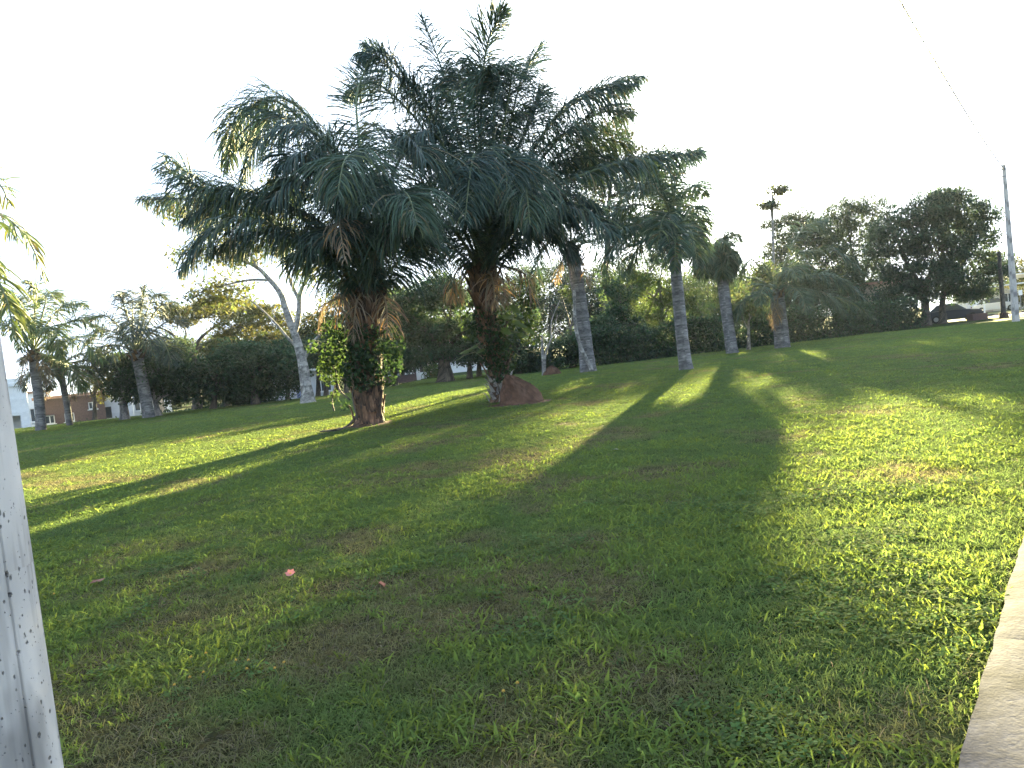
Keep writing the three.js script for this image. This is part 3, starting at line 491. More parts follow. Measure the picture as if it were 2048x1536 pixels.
broadTree('broadleaf_tree', 'sunlit olive green tree rising behind the dark thicket', { seed: 405, px: 455, depth: 56, r: .3, top: 740, lobes: [[450, 705, 50, 28], [530, 690, 55, 30], [600, 680, 40, 34], [630, 650, 34, 30, 2]], leaf: { colr: [.075, .085, .022], density: 1.2 } });
broadTree('white_barked_tree', 'tall open tree with smooth whitish bark and thin scattered leaves', { seed: 406, base: ground(617, 806), depth: depthOf(ground(617, 806)), r: .33, bark: M.paleBark, trunks: [[[612, 770], [604, 720], [590, 670], [580, 650]]],
  limbs: [[.2, [[584, 655], [572, 620], [560, 585], [540, 560], [515, 535], [470, 515], [420, 500]]], [.17, [[588, 668], [597, 630], [600, 590], [612, 560], [640, 520]]], [.12, [[606, 722], [622, 690], [640, 668], [655, 640]]], [.09, [[600, 700], [575, 675], [545, 640], [500, 600], [470, 585]]], [.1, [[598, 600], [580, 560], [570, 520], [560, 470]]], [.08, [[540, 560], [500, 560], [450, 570], [410, 580]]], [.07, [[515, 535], [480, 480], [430, 440], [380, 420]]]],
  lobes: [[400, 430, 62, 34], [350, 420, 30, 24, 1], [430, 500, 60, 26], [480, 520, 50, 22], [520, 500, 50, 34, 1], [470, 575, 50, 26], [410, 585, 44, 30], [540, 450, 60, 50, 1], [620, 540, 36, 26], [650, 620, 26, 30], [370, 510, 36, 14], [560, 390, 50, 40, 2], [440, 600, 60, 24, 1]], leaf: { colr: [.10, .12, .035], size: .24, n: 16, density: .95, clump: .6, flatClump: 1 }, noLimb: true });
// row of small trunks behind
[[636, 50, 712], [652, 49, 708], [672, 51, 705], [692, 49, 702], [575, 52, 720]].forEach(([x, d, y], k) => broadTree('broadleaf_tree', 'slim dark stemmed tree in the shady row behind the white barked tree', { seed: 420 + k, px: x, depth: d, r: .17, top: y + 20, group: 'slim trees in the shady row', lobes: [[x - 8, y, 34, 30], [x + 14, y - 20, 30, 28, 1]], leaf: { colr: [0.051, 0.083, 0.035], density: 1.2 } }));
// --- middle
broadTree('broadleaf_tree', 'dark spreading tree with stout trunk between the two great palms', { seed: 407, px: 892, depth: 50, r: .62, trunks: [[[890, 740], [886, 700]]], limbs: [[.26, [[887, 705], [860, 670], [830, 640], [800, 610]]], [.26, [[887, 705], [895, 660], [905, 610]]], [.2, [[887, 705], [920, 670], [950, 640]]]], lobes: [[830, 600, 60, 34], [890, 590, 60, 34], [800, 640, 50, 34], [860, 660, 60, 30], [920, 650, 50, 40], [790, 690, 46, 34], [850, 705, 60, 28], [930, 700, 50, 26], [870, 570, 40, 22]], leaf: { colr: [0.052, 0.090, 0.038], density: 1.25 } });
[[939, 51], [958, 53]].forEach(([x, d], k) => broadTree('broadleaf_tree', k ? 'narrow dark tree nearest the scarred palm trunk with the vine' : 'narrow dark tree beside the stout spreading trunk', { seed: 440 + k, px: x, depth: d, r: .24, top: 720, lobes: [[x - 8, 700, 36, 30], [x + 26, 690, 40, 34, 1]], leaf: { colr: [0.051, 0.084, 0.035], density: 1.2 } }));
broadTree('broadleaf_tree', 'thin forked pale stemmed tree by the small earth mound', { seed: 408, px: 1088, depth: 43, r: .11, bark: M.paleBark, trunks: [[[1085, 700], [1084, 670]], [[1090, 715], [1105, 670]]], feet: [1090], lobes: [[1075, 640, 42, 34], [1115, 630, 44, 30], [1060, 680, 34, 30, 1], [1120, 600, 40, 28, 1], [1050, 620, 26, 30]], leaf: { colr: [.05, .08, .03], density: .9 } });
[[1040, 50, 700, 'shaded tree behind the scarred palm trunk'], [1145, 51, 690, 'shaded tree just behind the thick grey palm'], [1235, 52, 690, 'shaded low tree behind the lawn edge in the middle'], [790, 60, 690, 'deep shaded tree behind the brown plated palm'], [715, 58, 690, 'deep shaded tree filling the gap by the shady row']].forEach(([x, d, y, l], k) => broadTree('broadleaf_tree', l, { seed: 450 + k, px: x, depth: d, r: .22, top: y, lobes: [[x - 30, y - 30, 44, 40], [x + 26, y - 46, 46, 40, 1], [x, y - 5, 54, 34, -.5], [x + 8, y - 80, 50, 34, 1], [x - 24, y - 105, 44, 30, 2], [x + 10, y + 30, 50, 30, .5]], leaf: { colr: [0.052, 0.087, 0.038], density: 1.2 } }));
// feathery light trees lit from behind
broadTree('feathery_tree', 'bright yellow green feathery tree glowing behind the slim palm', { seed: 409, px: 1330, depth: 58, r: .2, trunks: [[[1328, 680], [1324, 620], [1318, 560]]], lobes: [[1255, 575, 52, 34], [1300, 545, 44, 40], [1250, 615, 40, 24], [1330, 610, 44, 34], [1290, 640, 50, 26], [1360, 580, 44, 50], [1310, 680, 44, 26], [1255, 540, 34, 26], [1400, 620, 34, 30], [1330, 510, 40, 34, 1]], leaf: { colr: [.10, .15, .05], size: .17, n: 60, slim: .35, hang: .3, density: 1.3 }, bark: M.greyBark, prune: false });
broadTree('feathery_tree', 'second feathery tree, half hidden by the short patchy palm', { seed: 410, px: 1420, depth: 72, r: .18, top: 600, lobes: [[1420, 560, 44, 50], [1460, 600, 44, 40], [1400, 620, 40, 34], [1440, 650, 50, 26], [1480, 570, 34, 34], [1520, 620, 40, 40]], leaf: { colr: [.075, .11, .045], size: .2, n: 44, slim: .4, hang: .3 }, bark: M.greyBark });
broadTree('broadleaf_tree', 'tall airy tree rising behind the tallest palm crown', { seed: 411, px: 1215, depth: 64, r: .26, trunks: [[[1212, 600], [1215, 450], [1225, 330]]], lobes: [[1230, 270, 46, 34], [1190, 330, 50, 40], [1260, 320, 50, 40], [1210, 400, 60, 50], [1290, 370, 50, 50], [1250, 450, 60, 40], [1320, 330, 36, 40, 1], [1340, 420, 50, 50, 1], [1300, 470, 50, 40], [1380, 470, 36, 50, 1]], leaf: { colr: [.06, .08, .04], size: .22, n: 34, density: .8 } });
broadTree('broadleaf_tree', 'slender tree with short pale stem between the two patchy palms', { seed: 412, px: 1497, depth: 49, r: .13, top: 640, bark: M.greyBark, lobes: [[1500, 590, 36, 36], [1525, 560, 36, 40, 1], [1480, 620, 26, 24]], leaf: { colr: [.075, .10, .04], density: .9 } });
broadTree('umbrella_tree', 'tall thin tree with two flat leaf tiers against the glare', { seed: 413, px: 1545, depth: 58, r: .14, trunks: [[[1548, 600], [1546, 480], [1545, 390]]], lobes: [[1552, 381, 24, 7], [1540, 411, 24, 8]], leaf: { colr: [.06, .08, .04], size: .3, n: 14, clump: .4, flatClump: .3 }, bark: M.greyBark, prune: false });
// --- right
broadTree('broadleaf_tree', 'leafy tree sloping up behind the low spreading palm', { seed: 414, px: 1600, depth: 76, r: .3, top: 600, lobes: [[1560, 510, 44, 40], [1610, 480, 54, 44], [1660, 520, 50, 50], [1580, 570, 60, 50], [1640, 590, 60, 40], [1700, 580, 50, 44], [1545, 455, 26, 22], [1600, 440, 36, 20]], leaf: { colr: [.045, .07, .03], density: 1.15 } });
broadTree('broadleaf_tree', 'tall round headed tree left of the biggest dark tree', { seed: 415, px: 1720, depth: 80, r: .35, top: 560, lobes: [[1690, 430, 56, 40], [1745, 425, 46, 34], [1650, 460, 46, 36], [1700, 490, 60, 44], [1760, 490, 40, 50], [1720, 550, 60, 44], [1770, 570, 40, 36]], leaf: { colr: [0.055, 0.087, 0.043], density: .95, clump: .75, n: 56 } });
broadTree('broadleaf_tree', 'biggest dark tree with two trunks by the parked dark car', { seed: 416, px: 1852, depth: 62, r: .4, trunks: [[[1850, 610], [1845, 560]], [[1885, 610], [1890, 570]]], feet: [1886], limbs: [[.2, [[1848, 580], [1810, 520], [1790, 470]]], [.2, [[1888, 575], [1930, 520], [1950, 470]]]], lobes: [[1850, 430, 70, 46], [1910, 420, 60, 42], [1800, 480, 60, 50], [1870, 500, 70, 50], [1940, 480, 56, 50], [1975, 430, 28, 30], [1850, 560, 70, 46], [1930, 560, 60, 40], [1980, 530, 34, 40], [1800, 560, 44, 36], [1885, 395, 34, 16], [1775, 600, 30, 24, 2], [1960, 585, 40, 16]], leaf: { colr: [0.049, 0.081, 0.041], density: 1.1, size: .24, clump: .75, n: 60 } });
broadTree('broadleaf_tree', 'sunlit street tree behind the carport roof', { seed: 417, px: 2075, depth: 84, r: .25, top: 560, lobes: [[2040, 550, 34, 34], [2090, 540, 50, 40], [2050, 600, 30, 14], [1990, 520, 14, 26, 2]], leaf: { colr: [.09, .10, .03], size: .22 } });

// far row beyond the houses and hedges
[[330, 100, 690, 'left end'], [420, 104, 690, 'hip'], [520, 98, 690, 0], [610, 104, 680, 0], [700, 100, 660, 0], [780, 96, 650, 0], [860, 102, 610, 0], [940, 98, 590, 0], [1020, 100, 555, 0], [1100, 96, 550, 0], [1180, 102, 550, 0], [1260, 98, 565, 0], [1340, 104, 572, 0], [1420, 100, 575, 0], [1500, 96, 565, 0], [1580, 100, 550, 0]].forEach(([x, d, y], k) => broadTree('broadleaf_tree', 'hazy dark tree in the far row beyond the houses and hedges', { seed: 900 + k, px: x, depth: d, r: .3, top: y + 60, group: 'far row of trees', lobes: [[x - 30, y + 30, 44, 40], [x + 24, y + 10, 46, 38, 1], [x, y + 65, 56, 36, -.5], [x + 40, y + 50, 40, 40, 2], [x, y + 105, 60, 40, 1]], leaf: { colr: [0.052, 0.084, 0.038], size: .3, n: 30, clump: .9, density: 1.3 } }));
// hedges and shrubs
function hedge(label, pts, h, w, seed, colr, name = 'hedge', cat = 'hedge') {
  const R = rng(seed), base = pts[0].clone(), t = thing(name, label, cat, base), g = new GB(), tw = new GB();
  for (let k = 0; k + 1 < pts.length; k++) {
    const L = pts[k].distanceTo(pts[k + 1]), n = Math.round(L * h * 80 * (w > 1 ? 1.4 : 1));
    for (let i = 0; i < n; i++) {
      const f = R(), q = pts[k].clone().lerp(pts[k + 1], f), hh = h * (.75 + .5 * fbm(q.x * .6 + seed, q.z * .6, 3)), y = Math.pow(R(), 1.15) * hh, off = (R() - .5) * w * Math.sqrt(Math.max(.1, 1 - (y / hh) ** 3));
      const p = new V3(q.x + off * .5, q.y + y, q.z + off); if (y > .7 && opensToLawn(p)) continue;
      const f0 = .75 + .5 * R(); for (let j = 0; j < 7; j++) leafAt(g, R, p.clone().add(new V3((R() - .5) * .5, (R() - .5) * .4, (R() - .5) * .5)), .2, colr.map((c) => c * f0 * (.75 + .5 * R())), {});
    }
    for (let s = 0; s < L; s += .45) { const q = pts[k].clone().lerp(pts[k + 1], s / L); tw.tube([q.clone().setY(q.y - .1), q.clone().add(new V3((R() - .5) * .4, h * .6, (R() - .5) * .4))], [.03, .012], 5); }
  }
  const f = part(t, 'foliage', g.geo(base), M.leaf); part(t, 'stems', tw.geo(base), M.darkBark);
}
hedge('long dark hedge behind the short patchy palm and low spreading palm', [gAt(1440, 54), gAt(1560, 54), gAt(1690, 56), gAt(1835, 60)], 2.3, 1.3, 501, [0.049, 0.080, 0.036]);
hedge('dark hedge behind the thick grey palm and the slim palm', [gAt(1190, 50), gAt(1300, 51), gAt(1438, 53)], 2.3, 1.3, 502, [0.051, 0.083, 0.036]);
hedge('bright green clipped shrub in front of the far porch house', [gAt(852, 66), gAt(886, 66)], 1.1, 1.4, 503, [.09, .13, .03], 'shrub', 'shrub');
hedge('low dark shrubs along the foot of the brick house', [gAt(150, 61), gAt(215, 61), gAt(262, 61)], .7, .8, 504, [.05, .06, .025], 'shrub', 'shrub');
hedge('dark shrub mass beyond the dark thicket tree', [gAt(290, 62), gAt(430, 63), gAt(560, 64)], 2.4, 1.6, 505, [0.051, 0.081, 0.035], 'hedge');
hedge('dark shrub behind the small earth mound', [gAt(1025, 50), gAt(1120, 50)], 1.2, 1.1, 506, [0.051, 0.080, 0.035], 'shrub', 'shrub');

// ---------------------------------------------------------------- climbers on the two great palms
const vineShape = (() => { const g = new GB(), o = [[0, 0, 0], [.32, .22, .03], [.40, .5, .02], [.22, .82, -.03], [0, 1.05, -.10], [-.22, .82, -.03], [-.40, .5, .02], [-.32, .22, .03]]; const c = g.v(new V3(0, .5, -.03)); const id = o.map((q) => g.v(new V3(q[0], q[1], q[2]))); id.forEach((a, k) => g.tri(c, a, id[(k + 1) % id.length])); return g.geo(); })();
function vine(name, label, palmBase, depth, blobs, stems, seed, size, colr) {
  const R = rng(seed), t = thing(name, label, 'climbing plant', palmBase), st = new GB(), g = new GB();
  for (const s of stems) st.tube(curve(lx(s, depth), 14), (q) => .018 * (1 - .6 * q) + .004, 6);
  part(t, 'stems', st.geo(palmBase), M.darkBark);
  const P = vineShape.attributes.position, I = vineShape.index.array, m = new THREE.Matrix4(), q = new THREE.Quaternion(), e = new THREE.Euler(), v = new V3();
  for (const [x, y, rx, ry, dd, n, yel = 0] of blobs) for (let i = 0; i < n * 2.2; i++) {
    const a = R() * 6.283, r = Math.sqrt(R()), p = at(x + Math.cos(a) * rx * r, y + Math.sin(a) * ry * r, depth + dd + (R() - .5) * .7), s = size * (.6 + .8 * R());
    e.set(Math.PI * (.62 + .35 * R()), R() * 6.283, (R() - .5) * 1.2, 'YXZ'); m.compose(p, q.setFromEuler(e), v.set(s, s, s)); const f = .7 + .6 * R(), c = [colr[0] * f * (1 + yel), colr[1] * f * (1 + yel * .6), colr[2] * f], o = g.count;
    for (let k = 0; k < P.count; k++) { v.fromBufferAttribute(P, k).applyMatrix4(m); g.v(v, 0, undefined, 0, c); v.set(s, s, s); }
    for (const k of I) g.i.push(o + k);
  }
  part(t, 'leaves', g.geo(palmBase), M.leaf); return t;
}
{
  const d1 = depthOf(P1), d2 = depthOf(P2);
  vine('climbing_vine', 'leafy green vine wrapped round the brown plated palm trunk', P1, d1, [[680, 700, 40, 40, -.2, 260, .3], [660, 735, 26, 34, 0, 150, .6], [720, 740, 40, 40, -.6, 240], [770, 725, 34, 46, -.3, 190], [735, 680, 44, 34, -.55, 190], [790, 690, 22, 40, 0, 60], [690, 650, 40, 20, -.2, 80, .2], [668, 790, 10, 14, 0, 14, .7], [690, 810, 8, 14, -.2, 8], [660, 660, 26, 20, 0, 40, .3], [625, 690, 16, 14, 0, 16, .3]],  // left blobs: sunlight put into the leaf colour, brighter and yellower
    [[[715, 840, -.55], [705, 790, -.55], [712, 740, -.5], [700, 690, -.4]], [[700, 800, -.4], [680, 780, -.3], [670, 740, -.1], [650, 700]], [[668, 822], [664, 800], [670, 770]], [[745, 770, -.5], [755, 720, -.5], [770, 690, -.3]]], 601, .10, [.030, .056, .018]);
  vine('climbing_vine', 'green vine covering the scarred trunk of the tallest palm', P2, d2, [[990, 700, 26, 40, -.5, 190], [975, 640, 40, 34, -.45, 130], [1040, 620, 34, 34, -.2, 110, .4], [1060, 655, 24, 34, 0, 80, .6], [940, 640, 22, 44, -.1, 60, .4], [1020, 690, 16, 50, -.2, 70, .3], [1000, 745, 18, 20, -.5, 50], [1050, 585, 40, 26, 0, 60, .3]],
    [[[1000, 790, -.5], [990, 740, -.5], [982, 690, -.5], [970, 630, -.5]], [[985, 700, -.4], [960, 690, -.3], [935, 700, -.2], [920, 718, -.2]]], 602, .105, [.033, .058, .018]);
  // big lobed leaves of a philodendron, each a leaf of its own
  const lobed = (() => { const s = new THREE.Shape(); s.moveTo(0, 0); const pts = []; for (let k = 0; k < 6; k++) { const y = .1 + k * .14, w = .36 - Math.abs(k - 2) * .045; pts.push([w, y - .10], [w * .98, y - .02], [.10, y + .03]); } for (const [x, y] of pts) s.lineTo(x, y); s.lineTo(0, 1.0); for (const [x, y] of pts.reverse()) s.lineTo(-x, y); const g = new THREE.ShapeGeometry(s); const p = g.attributes.position; for (let i = 0; i < p.count; i++) p.setZ(i, -.18 * p.getY(i) ** 2 + .15 * Math.abs(p.getX(i))); g.deleteAttribute('normal'); const c = new Float32Array(p.count * 3); for (let i = 0; i < p.count; i++) c.set([.10, .14, .028], i * 3); g.setAttribute('color', new THREE.BufferAttribute(c, 3)); return g; })();
  const ph = thing('philodendron', 'big lobed leaves of a climber on the tallest palm trunk', 'climbing plant', P2), R = rng(77);
  const st = new GB();
  for (const [x, y, dd, s, az] of [[1010, 630, -.6, .55, .3], [1030, 640, -.5, .6, .6], [1050, 650, -.3, .6, 1], [1062, 670, -.2, .5, 1.2], [1040, 665, -.4, .5, .7], [1008, 655, -.7, .5, .1], [1024, 610, -.5, .55, .5], [1070, 640, -.1, .5, 1.4], [952, 690, -.5, .42, -.5], [942, 695, -.45, .4, -.8], [932, 700, -.4, .4, -1], [925, 712, -.4, .38, -1.2], [965, 697, -.55, .4, -.3], [938, 655, -.3, .45, -.9], [930, 640, -.2, .42, -1.1]]) {
    const p = at(x, y, d2 + dd), m = part(ph, 'leaf', lobed, M.leaf); m.position.copy(p).sub(P2); m.rotation.set(0, az + (R() - .5) * .6, 0); m.rotateX(Math.PI * .72 + (R() - .5) * .5); m.scale.setScalar(s);
    st.tube([at(975, y + 10, d2 - .3), at((x + 975) / 2, y - 8, d2 + dd * .7), p], [.014, .011, .008], 5);
  }
  part(ph, 'stems', st.geo(P2), M.rachisPale);
}

// ---------------------------------------------------------------- poles and cable
M.poleNear = (() => {
  const R = rng(91), n = 1024, d = new Float32Array(n * n).fill(0);
  for (let k = 0; k < 1500; k++) { const x = R() * n, y = R() * n, r = .6 + Math.pow(R(), 7) * 5; for (let j = -9; j <= 9; j++) for (let i = -9; i <= 9; i++) { const q = Math.hypot(i * (.7 + .6 * hash(k, 3)), j * (.45 + .5 * hash(k, 9))) + (hash(i + k * 7, j) - .5) * 2.6; if (q < r) d[((y + j + n) % n | 0) * n + ((x + i + n) % n | 0)] = Math.max(d[((y + j + n) % n | 0) * n + ((x + i + n) % n | 0)], Math.min(1, (r - q) / 2 + .3)); } }
  const s = (u, v) => fbm(u * 10, v * 4, 5, 20), st = (u, v) => fbm(u * 40, v * 3, 3, 40);
  return std({ map: tex(n, (u, v) => { const p = d[(v * n | 0) * n + (u * n | 0)], k = (.84 + .22 * s(u, v) - .5 * Math.max(0, st(u, v) - .52) - .25 * sstep(.6, .75, fbm(u * 5 + 3, v * 2, 4, 5))) * (1 - .42 * p); return [.76 * k, .73 * k, .69 * k]; }), bumpMap: tex(n, (u, v) => grey(.7 + .15 * s(u, v) - .6 * d[(v * n | 0) * n + (u * n | 0)]), false), bumpScale: .008 });
})();
function concretePole(label, base, h, r0, r1, seamAz, mat) {
  const t = thing('concrete_pole', label, 'utility pole', base), g = new GB(), rows = [], ang = [];
  for (let k = 0; k < 64; k++) ang.push(k / 64 * 6.28318); for (const e of [-.024, -.010, .010, .024]) ang.push(((seamAz + e) + 6.28318) % 6.28318); ang.sort((a, b) => a - b);
  const seam = (a) => Math.abs(((a - seamAz + 9.42478) % 6.28318) - 3.14159) < .012 ? .008 : 0;
  for (let k = 0; k <= 60; k++) { const y = -.2 + (h + .2) * k / 60, r = lerp(r0, r1, k / 60), row = []; for (let s = 0; s <= ang.length; s++) { const a = ang[s % ang.length], w = (fbm(y * 5, 3, 3) - .5) * .006; const rr = r - seam(a - w); row.push(g.v(new V3(Math.sin(a) * rr, y, Math.cos(a) * rr), new V3(Math.sin(a), .01, Math.cos(a)), (s === ang.length ? 6.28318 : a) * .17, y * .9)); } rows.push(row); }
  for (let k = 0; k < 60; k++) for (let s = 0; s < ang.length; s++) g.quad(rows[k][s], rows[k][s + 1], rows[k + 1][s + 1], rows[k + 1][s]);
  const c = g.v(new V3(0, h, 0), new V3(0, 1, 0), 0, 0); for (let s = 0; s < ang.length; s++) g.tri(rows[60][s], rows[60][s + 1], c);
  part(t, 'shaft', g.geo(), mat);
  for (const dy of [.25, .7]) { const b = new THREE.TorusGeometry(r1 + .012, .02, 8, 24); b.rotateX(Math.PI / 2); b.translate(0, h - dy, 0); part(t, 'clamp_band', b, M.steel); const k = new THREE.CylinderGeometry(.03, .04, .12, 10); k.rotateZ(Math.PI / 2); k.translate(-r1 - .09, h - dy, 0); part(t, 'insulator', k, M.steel); }
  return t;
}
M.steel = std({ color: col(.25, .26, .27), roughness: .5, metalness: .7 });
const nearP = at(-8, 1536, 2.35), POLE1 = new V3(nearP.x, 0, nearP.z), POLE2 = gAt(2032, 48.5);
concretePole('pitted pale concrete pole with a long vertical seam next to the viewer', POLE1, 9.2, .178, .085, 1.18, M.poleNear);
concretePole('slender grey concrete pole at the far corner of the lawn by the street', POLE2, 9.7, .22, .10, 0, M.poleNear);
{
  const b = gAt(2008, 60), t = thing('street_pole', 'dark weathered pole beyond the far corner pole', 'utility pole', b), g = new GB(); g.tube([b.clone().setY(-.2), b.clone().setY(2.5), b.clone().setY(5.1)], [.19, .16, .13], 16); part(t, 'shaft', g.geo(b), M.darkBark);
  const r = new GB(); r.tube([b.clone().setY(-.1), b.clone().setY(.42)], [.34, .30], 12); part(t, 'collar', r.geo(b), M.boot[1]);
  const A = POLE1.clone().setY(8.95), B = POLE2.clone().setY(9.45), n = 240, base = A.clone(), cab = thing('overhead_cable', 'twisted black service cable strung from pole to pole overhead', 'cable', base);
  for (const ph of [0, 2.09, 4.19]) { const pts = []; for (let k = 0; k <= n * 6; k++) { const f = k / (n * 6), p = A.clone().lerp(B, f); p.y -= 4 * .55 * f * (1 - f); const a = f * 61 / .6 * 6.283 + ph; p.x += Math.cos(a) * .02; p.y += Math.sin(a) * .02; pts.push(p); } const cg = new GB(); cg.tube(pts, () => .0125, 5); part(cab, 'strand', cg.geo(base), M.cable || (M.cable = std({ color: col(.03, .03, .035), roughness: .6 }))); }
}

// thin haze added to imitate the veiling glare of the low sun
scene.fog = new THREE.FogExp2(col(.8, .9, 1), .0002);

// ---------------------------------------------------------------- houses and street
M.white = (() => { const f = (u, v) => fbm(u * 5, v * 5, 5, 5); return std({ map: tex(256, (u, v) => { const k = .93 + .12 * f(u, v); return [.88 * k, .88 * k, .87 * k]; }) }); })();
M.cream = std({ color: col(.55, .50, .38) }); M.tan = std({ color: col(.40, .33, .25) });
M.brick = std({ map: tex(256, (u, v) => { const k = .8 + .4 * fbm(u * 24, v * 24, 3, 24); return [.36 * k, .29 * k, .27 * k]; }) });
M.glass = std({ color: col(.04, .05, .06), roughness: .12 }); M.frame = std({ color: col(.7, .7, .68), roughness: .5 }); M.darkFrame = std({ color: col(.06, .06, .06), roughness: .5 }); M.roofTile = std({ color: col(.28, .16, .11) }); M.roofPale = std({ color: col(.62, .62, .6) });
function box(parent, name, w, h, d, x, y, z, mat) { const g = new THREE.BoxGeometry(w, h, d); g.translate(x, y + h / 2, z); return part(parent, name, g, mat); }
// a wall with real openings: rect list [x, y, w, h] in the wall's own plane; wall front at z = 0, thickness 0.25
function wallWith(parent, name, w, h, holes, mat, z = 0, x0 = -w / 2) {
  const s = new THREE.Shape(); s.moveTo(x0, 0); s.lineTo(x0 + w, 0); s.lineTo(x0 + w, h); s.lineTo(x0, h); s.closePath();
  for (const [x, y, a, b] of holes) { const p = new THREE.Path(); p.moveTo(x, y); p.lineTo(x, y + b); p.lineTo(x + a, y + b); p.lineTo(x + a, y); p.closePath(); s.holes.push(p); }
  const g = new THREE.ExtrudeGeometry(s, { depth: .25, bevelEnabled: false }); g.translate(0, 0, z - .25); return part(parent, name, g, mat);
}
function windowIn(parent, x, y, w, h, z, bars = 2, fm = M.frame) {
  const m = part(parent, 'window', new THREE.PlaneGeometry(w, h).translate(x + w / 2, y + h / 2, z - .16), M.glass);
  const f = []; const bar = (a, b, c, d) => { const g = new THREE.BoxGeometry(c, d, .05); g.translate(x + a + c / 2, y + b + d / 2, z - .13); f.push(g); };
  const e = .07; bar(0, 0, w, e); bar(0, h - e, w, e); bar(0, e, e, h - 2 * e); bar(w - e, e, e, h - 2 * e); for (let k = 1; k < bars; k++) bar(w * k / bars - e / 2, e, e, h - 2 * e);
  part(m, 'frame', mergeGeometries(f), fm); const s = new THREE.BoxGeometry(w + .2, .06, .2); s.translate(x + w / 2, y - .033, z + .02); part(m, 'sill', s, M.frame);
}
function house(label, px, depth, w, h, d, o) {
  const b = gAt(px, depth); b.y = gh(b.x, b.z) - .05;
  const t = thing('house', label, 'house', b); t.rotation.y = Math.atan2(-b.x, -b.z) * .95;
  wallWith(t, 'front_wall', w, h, o.holes || [], o.mat);
  box(t, 'side_wall', .25, h, d - .25, -w / 2 + .125, 0, -d / 2 - .125 - .002, o.mat); box(t, 'side_wall', .25, h, d - .25, w / 2 - .125, 0, -d / 2 - .125 - .002, o.mat); box(t, 'back_wall', w - .5, h, .25, 0, 0, -d + .1, o.mat);
  box(t, 'roof', w + (o.eave ?? .1) * 2, .22, d + (o.eave ?? .1) * 2, 0, h + .002, -d / 2, o.roof || o.mat);
  (o.holes || []).forEach(([x, y, a, c, kind]) => { if (kind === 'open') box(t, 'recess_back', a + .3, c + .2, .1, x + a / 2, y, -1.4, M.white); else if (kind === 'door') { const q = box(t, 'door', a - .02, c - .02, .06, x + a / 2, y, -.15, o.door || M.tan); box(q, 'handle', .05, .12, .06, x + a * .85, y + 1, -.1, M.steel); } else windowIn(t, x, y, a, c, 0, a > 1.3 ? 3 : 2, o.frame); });
  if (o.more) o.more(t); return t;
}
house('white flat roofed house with a low garage opening beside the near pole', 12, 58, 3.4, 4.05, 6, { mat: M.white, holes: [[-.5, 0, 1.6, 1.85, 'open']], more: (t) => { box(t, 'parapet', 3.4, .35, .2, 0, 4.28, -.1, M.white); } });
house('low red brick house with small white framed windows', 150, 64, 4.8, 2.9, 6, { mat: M.brick, roof: M.roofTile, eave: .3, holes: [[-2.0, .9, .7, .7], [-.6, .9, .7, .7], [1.2, 1.7, .6, .6]] });
house('grey white house with tall windows between the palms', 80, 74, 2.4, 3.6, 6, { mat: M.white, roof: M.roofTile, holes: [[-1.0, .9, .8, 1.3], [.3, 1.4, .6, 1.5]] });
house('white house with two dark windows right of the brick house', 232, 68, 3.0, 4.0, 6, { mat: M.white, holes: [[-1.3, .7, 1.1, 1.0], [.2, 2.7, 1.1, 1.0]], frame: M.darkFrame });
house('white house glimpsed under the dark round tree', 300, 74, 4, 3.2, 5, { mat: M.white, holes: [[-1.2, .9, 1.0, 1.2], [.5, 0, .9, 2.1, 'door']] });
house('grey house behind the white barked tree', 600, 72, 7, 2.9, 6, { mat: std({ color: col(.5, .52, .55) }), roof: M.roofPale, eave: .5, holes: [[-2.6, .9, 1.2, 1.2], [-.2, 0, 1, 2.2, 'door'], [1.6, .9, 1.4, 1.2]], door: std({ color: col(.2, .24, .38) }) });
house('white and brick house with a porch pillar between the great palms', 822, 76, 6.6, 3.0, 6, { mat: M.brick, roof: M.roofPale, eave: .6, holes: [[-2.4, .8, 1.3, 1.5], [-.5, .8, .8, 1.5], [1.3, 0, 1, 2.2, 'door']], more: (t) => { box(t, 'pillar', .35, 2.98, .35, -2.9, 0, .8, M.white); box(t, 'pillar', .35, 2.98, .35, 2.75, 0, .8, M.white); box(t, 'porch_roof', 7.2, .18, 1.6, 0, 3.0 + .23, .6, M.roofPale); } });
house('white house seen past the narrow dark trees', 945, 74, 4.4, 3, 5, { mat: M.white, roof: M.roofTile, eave: .4, holes: [[-1.4, .9, 1.2, 1.2], [.6, .9, 1, 1.2]] });
house('tan walled house above the long dark hedge', 1735, 76, 6, 4.2, 6, { mat: M.tan, roof: M.roofTile, eave: .6, holes: [[-2, 2.2, 1.2, 1.1], [.8, 2.2, 1.2, 1.1]] });
house('pale bungalow with porch across the street', 1985, 96, 8, 3.3, 6, { mat: M.cream, roof: M.roofPale, eave: .8, holes: [[-3.2, .8, 1.4, 1.3], [-.9, 0, 1, 2.1, 'door'], [1.2, .8, 1.6, 1.3]], more: (t) => { for (const x of [-3.4, -1.2, 3.6]) box(t, 'pillar', .3, 3.28, .3, x, 0, 1.6, M.white); } });
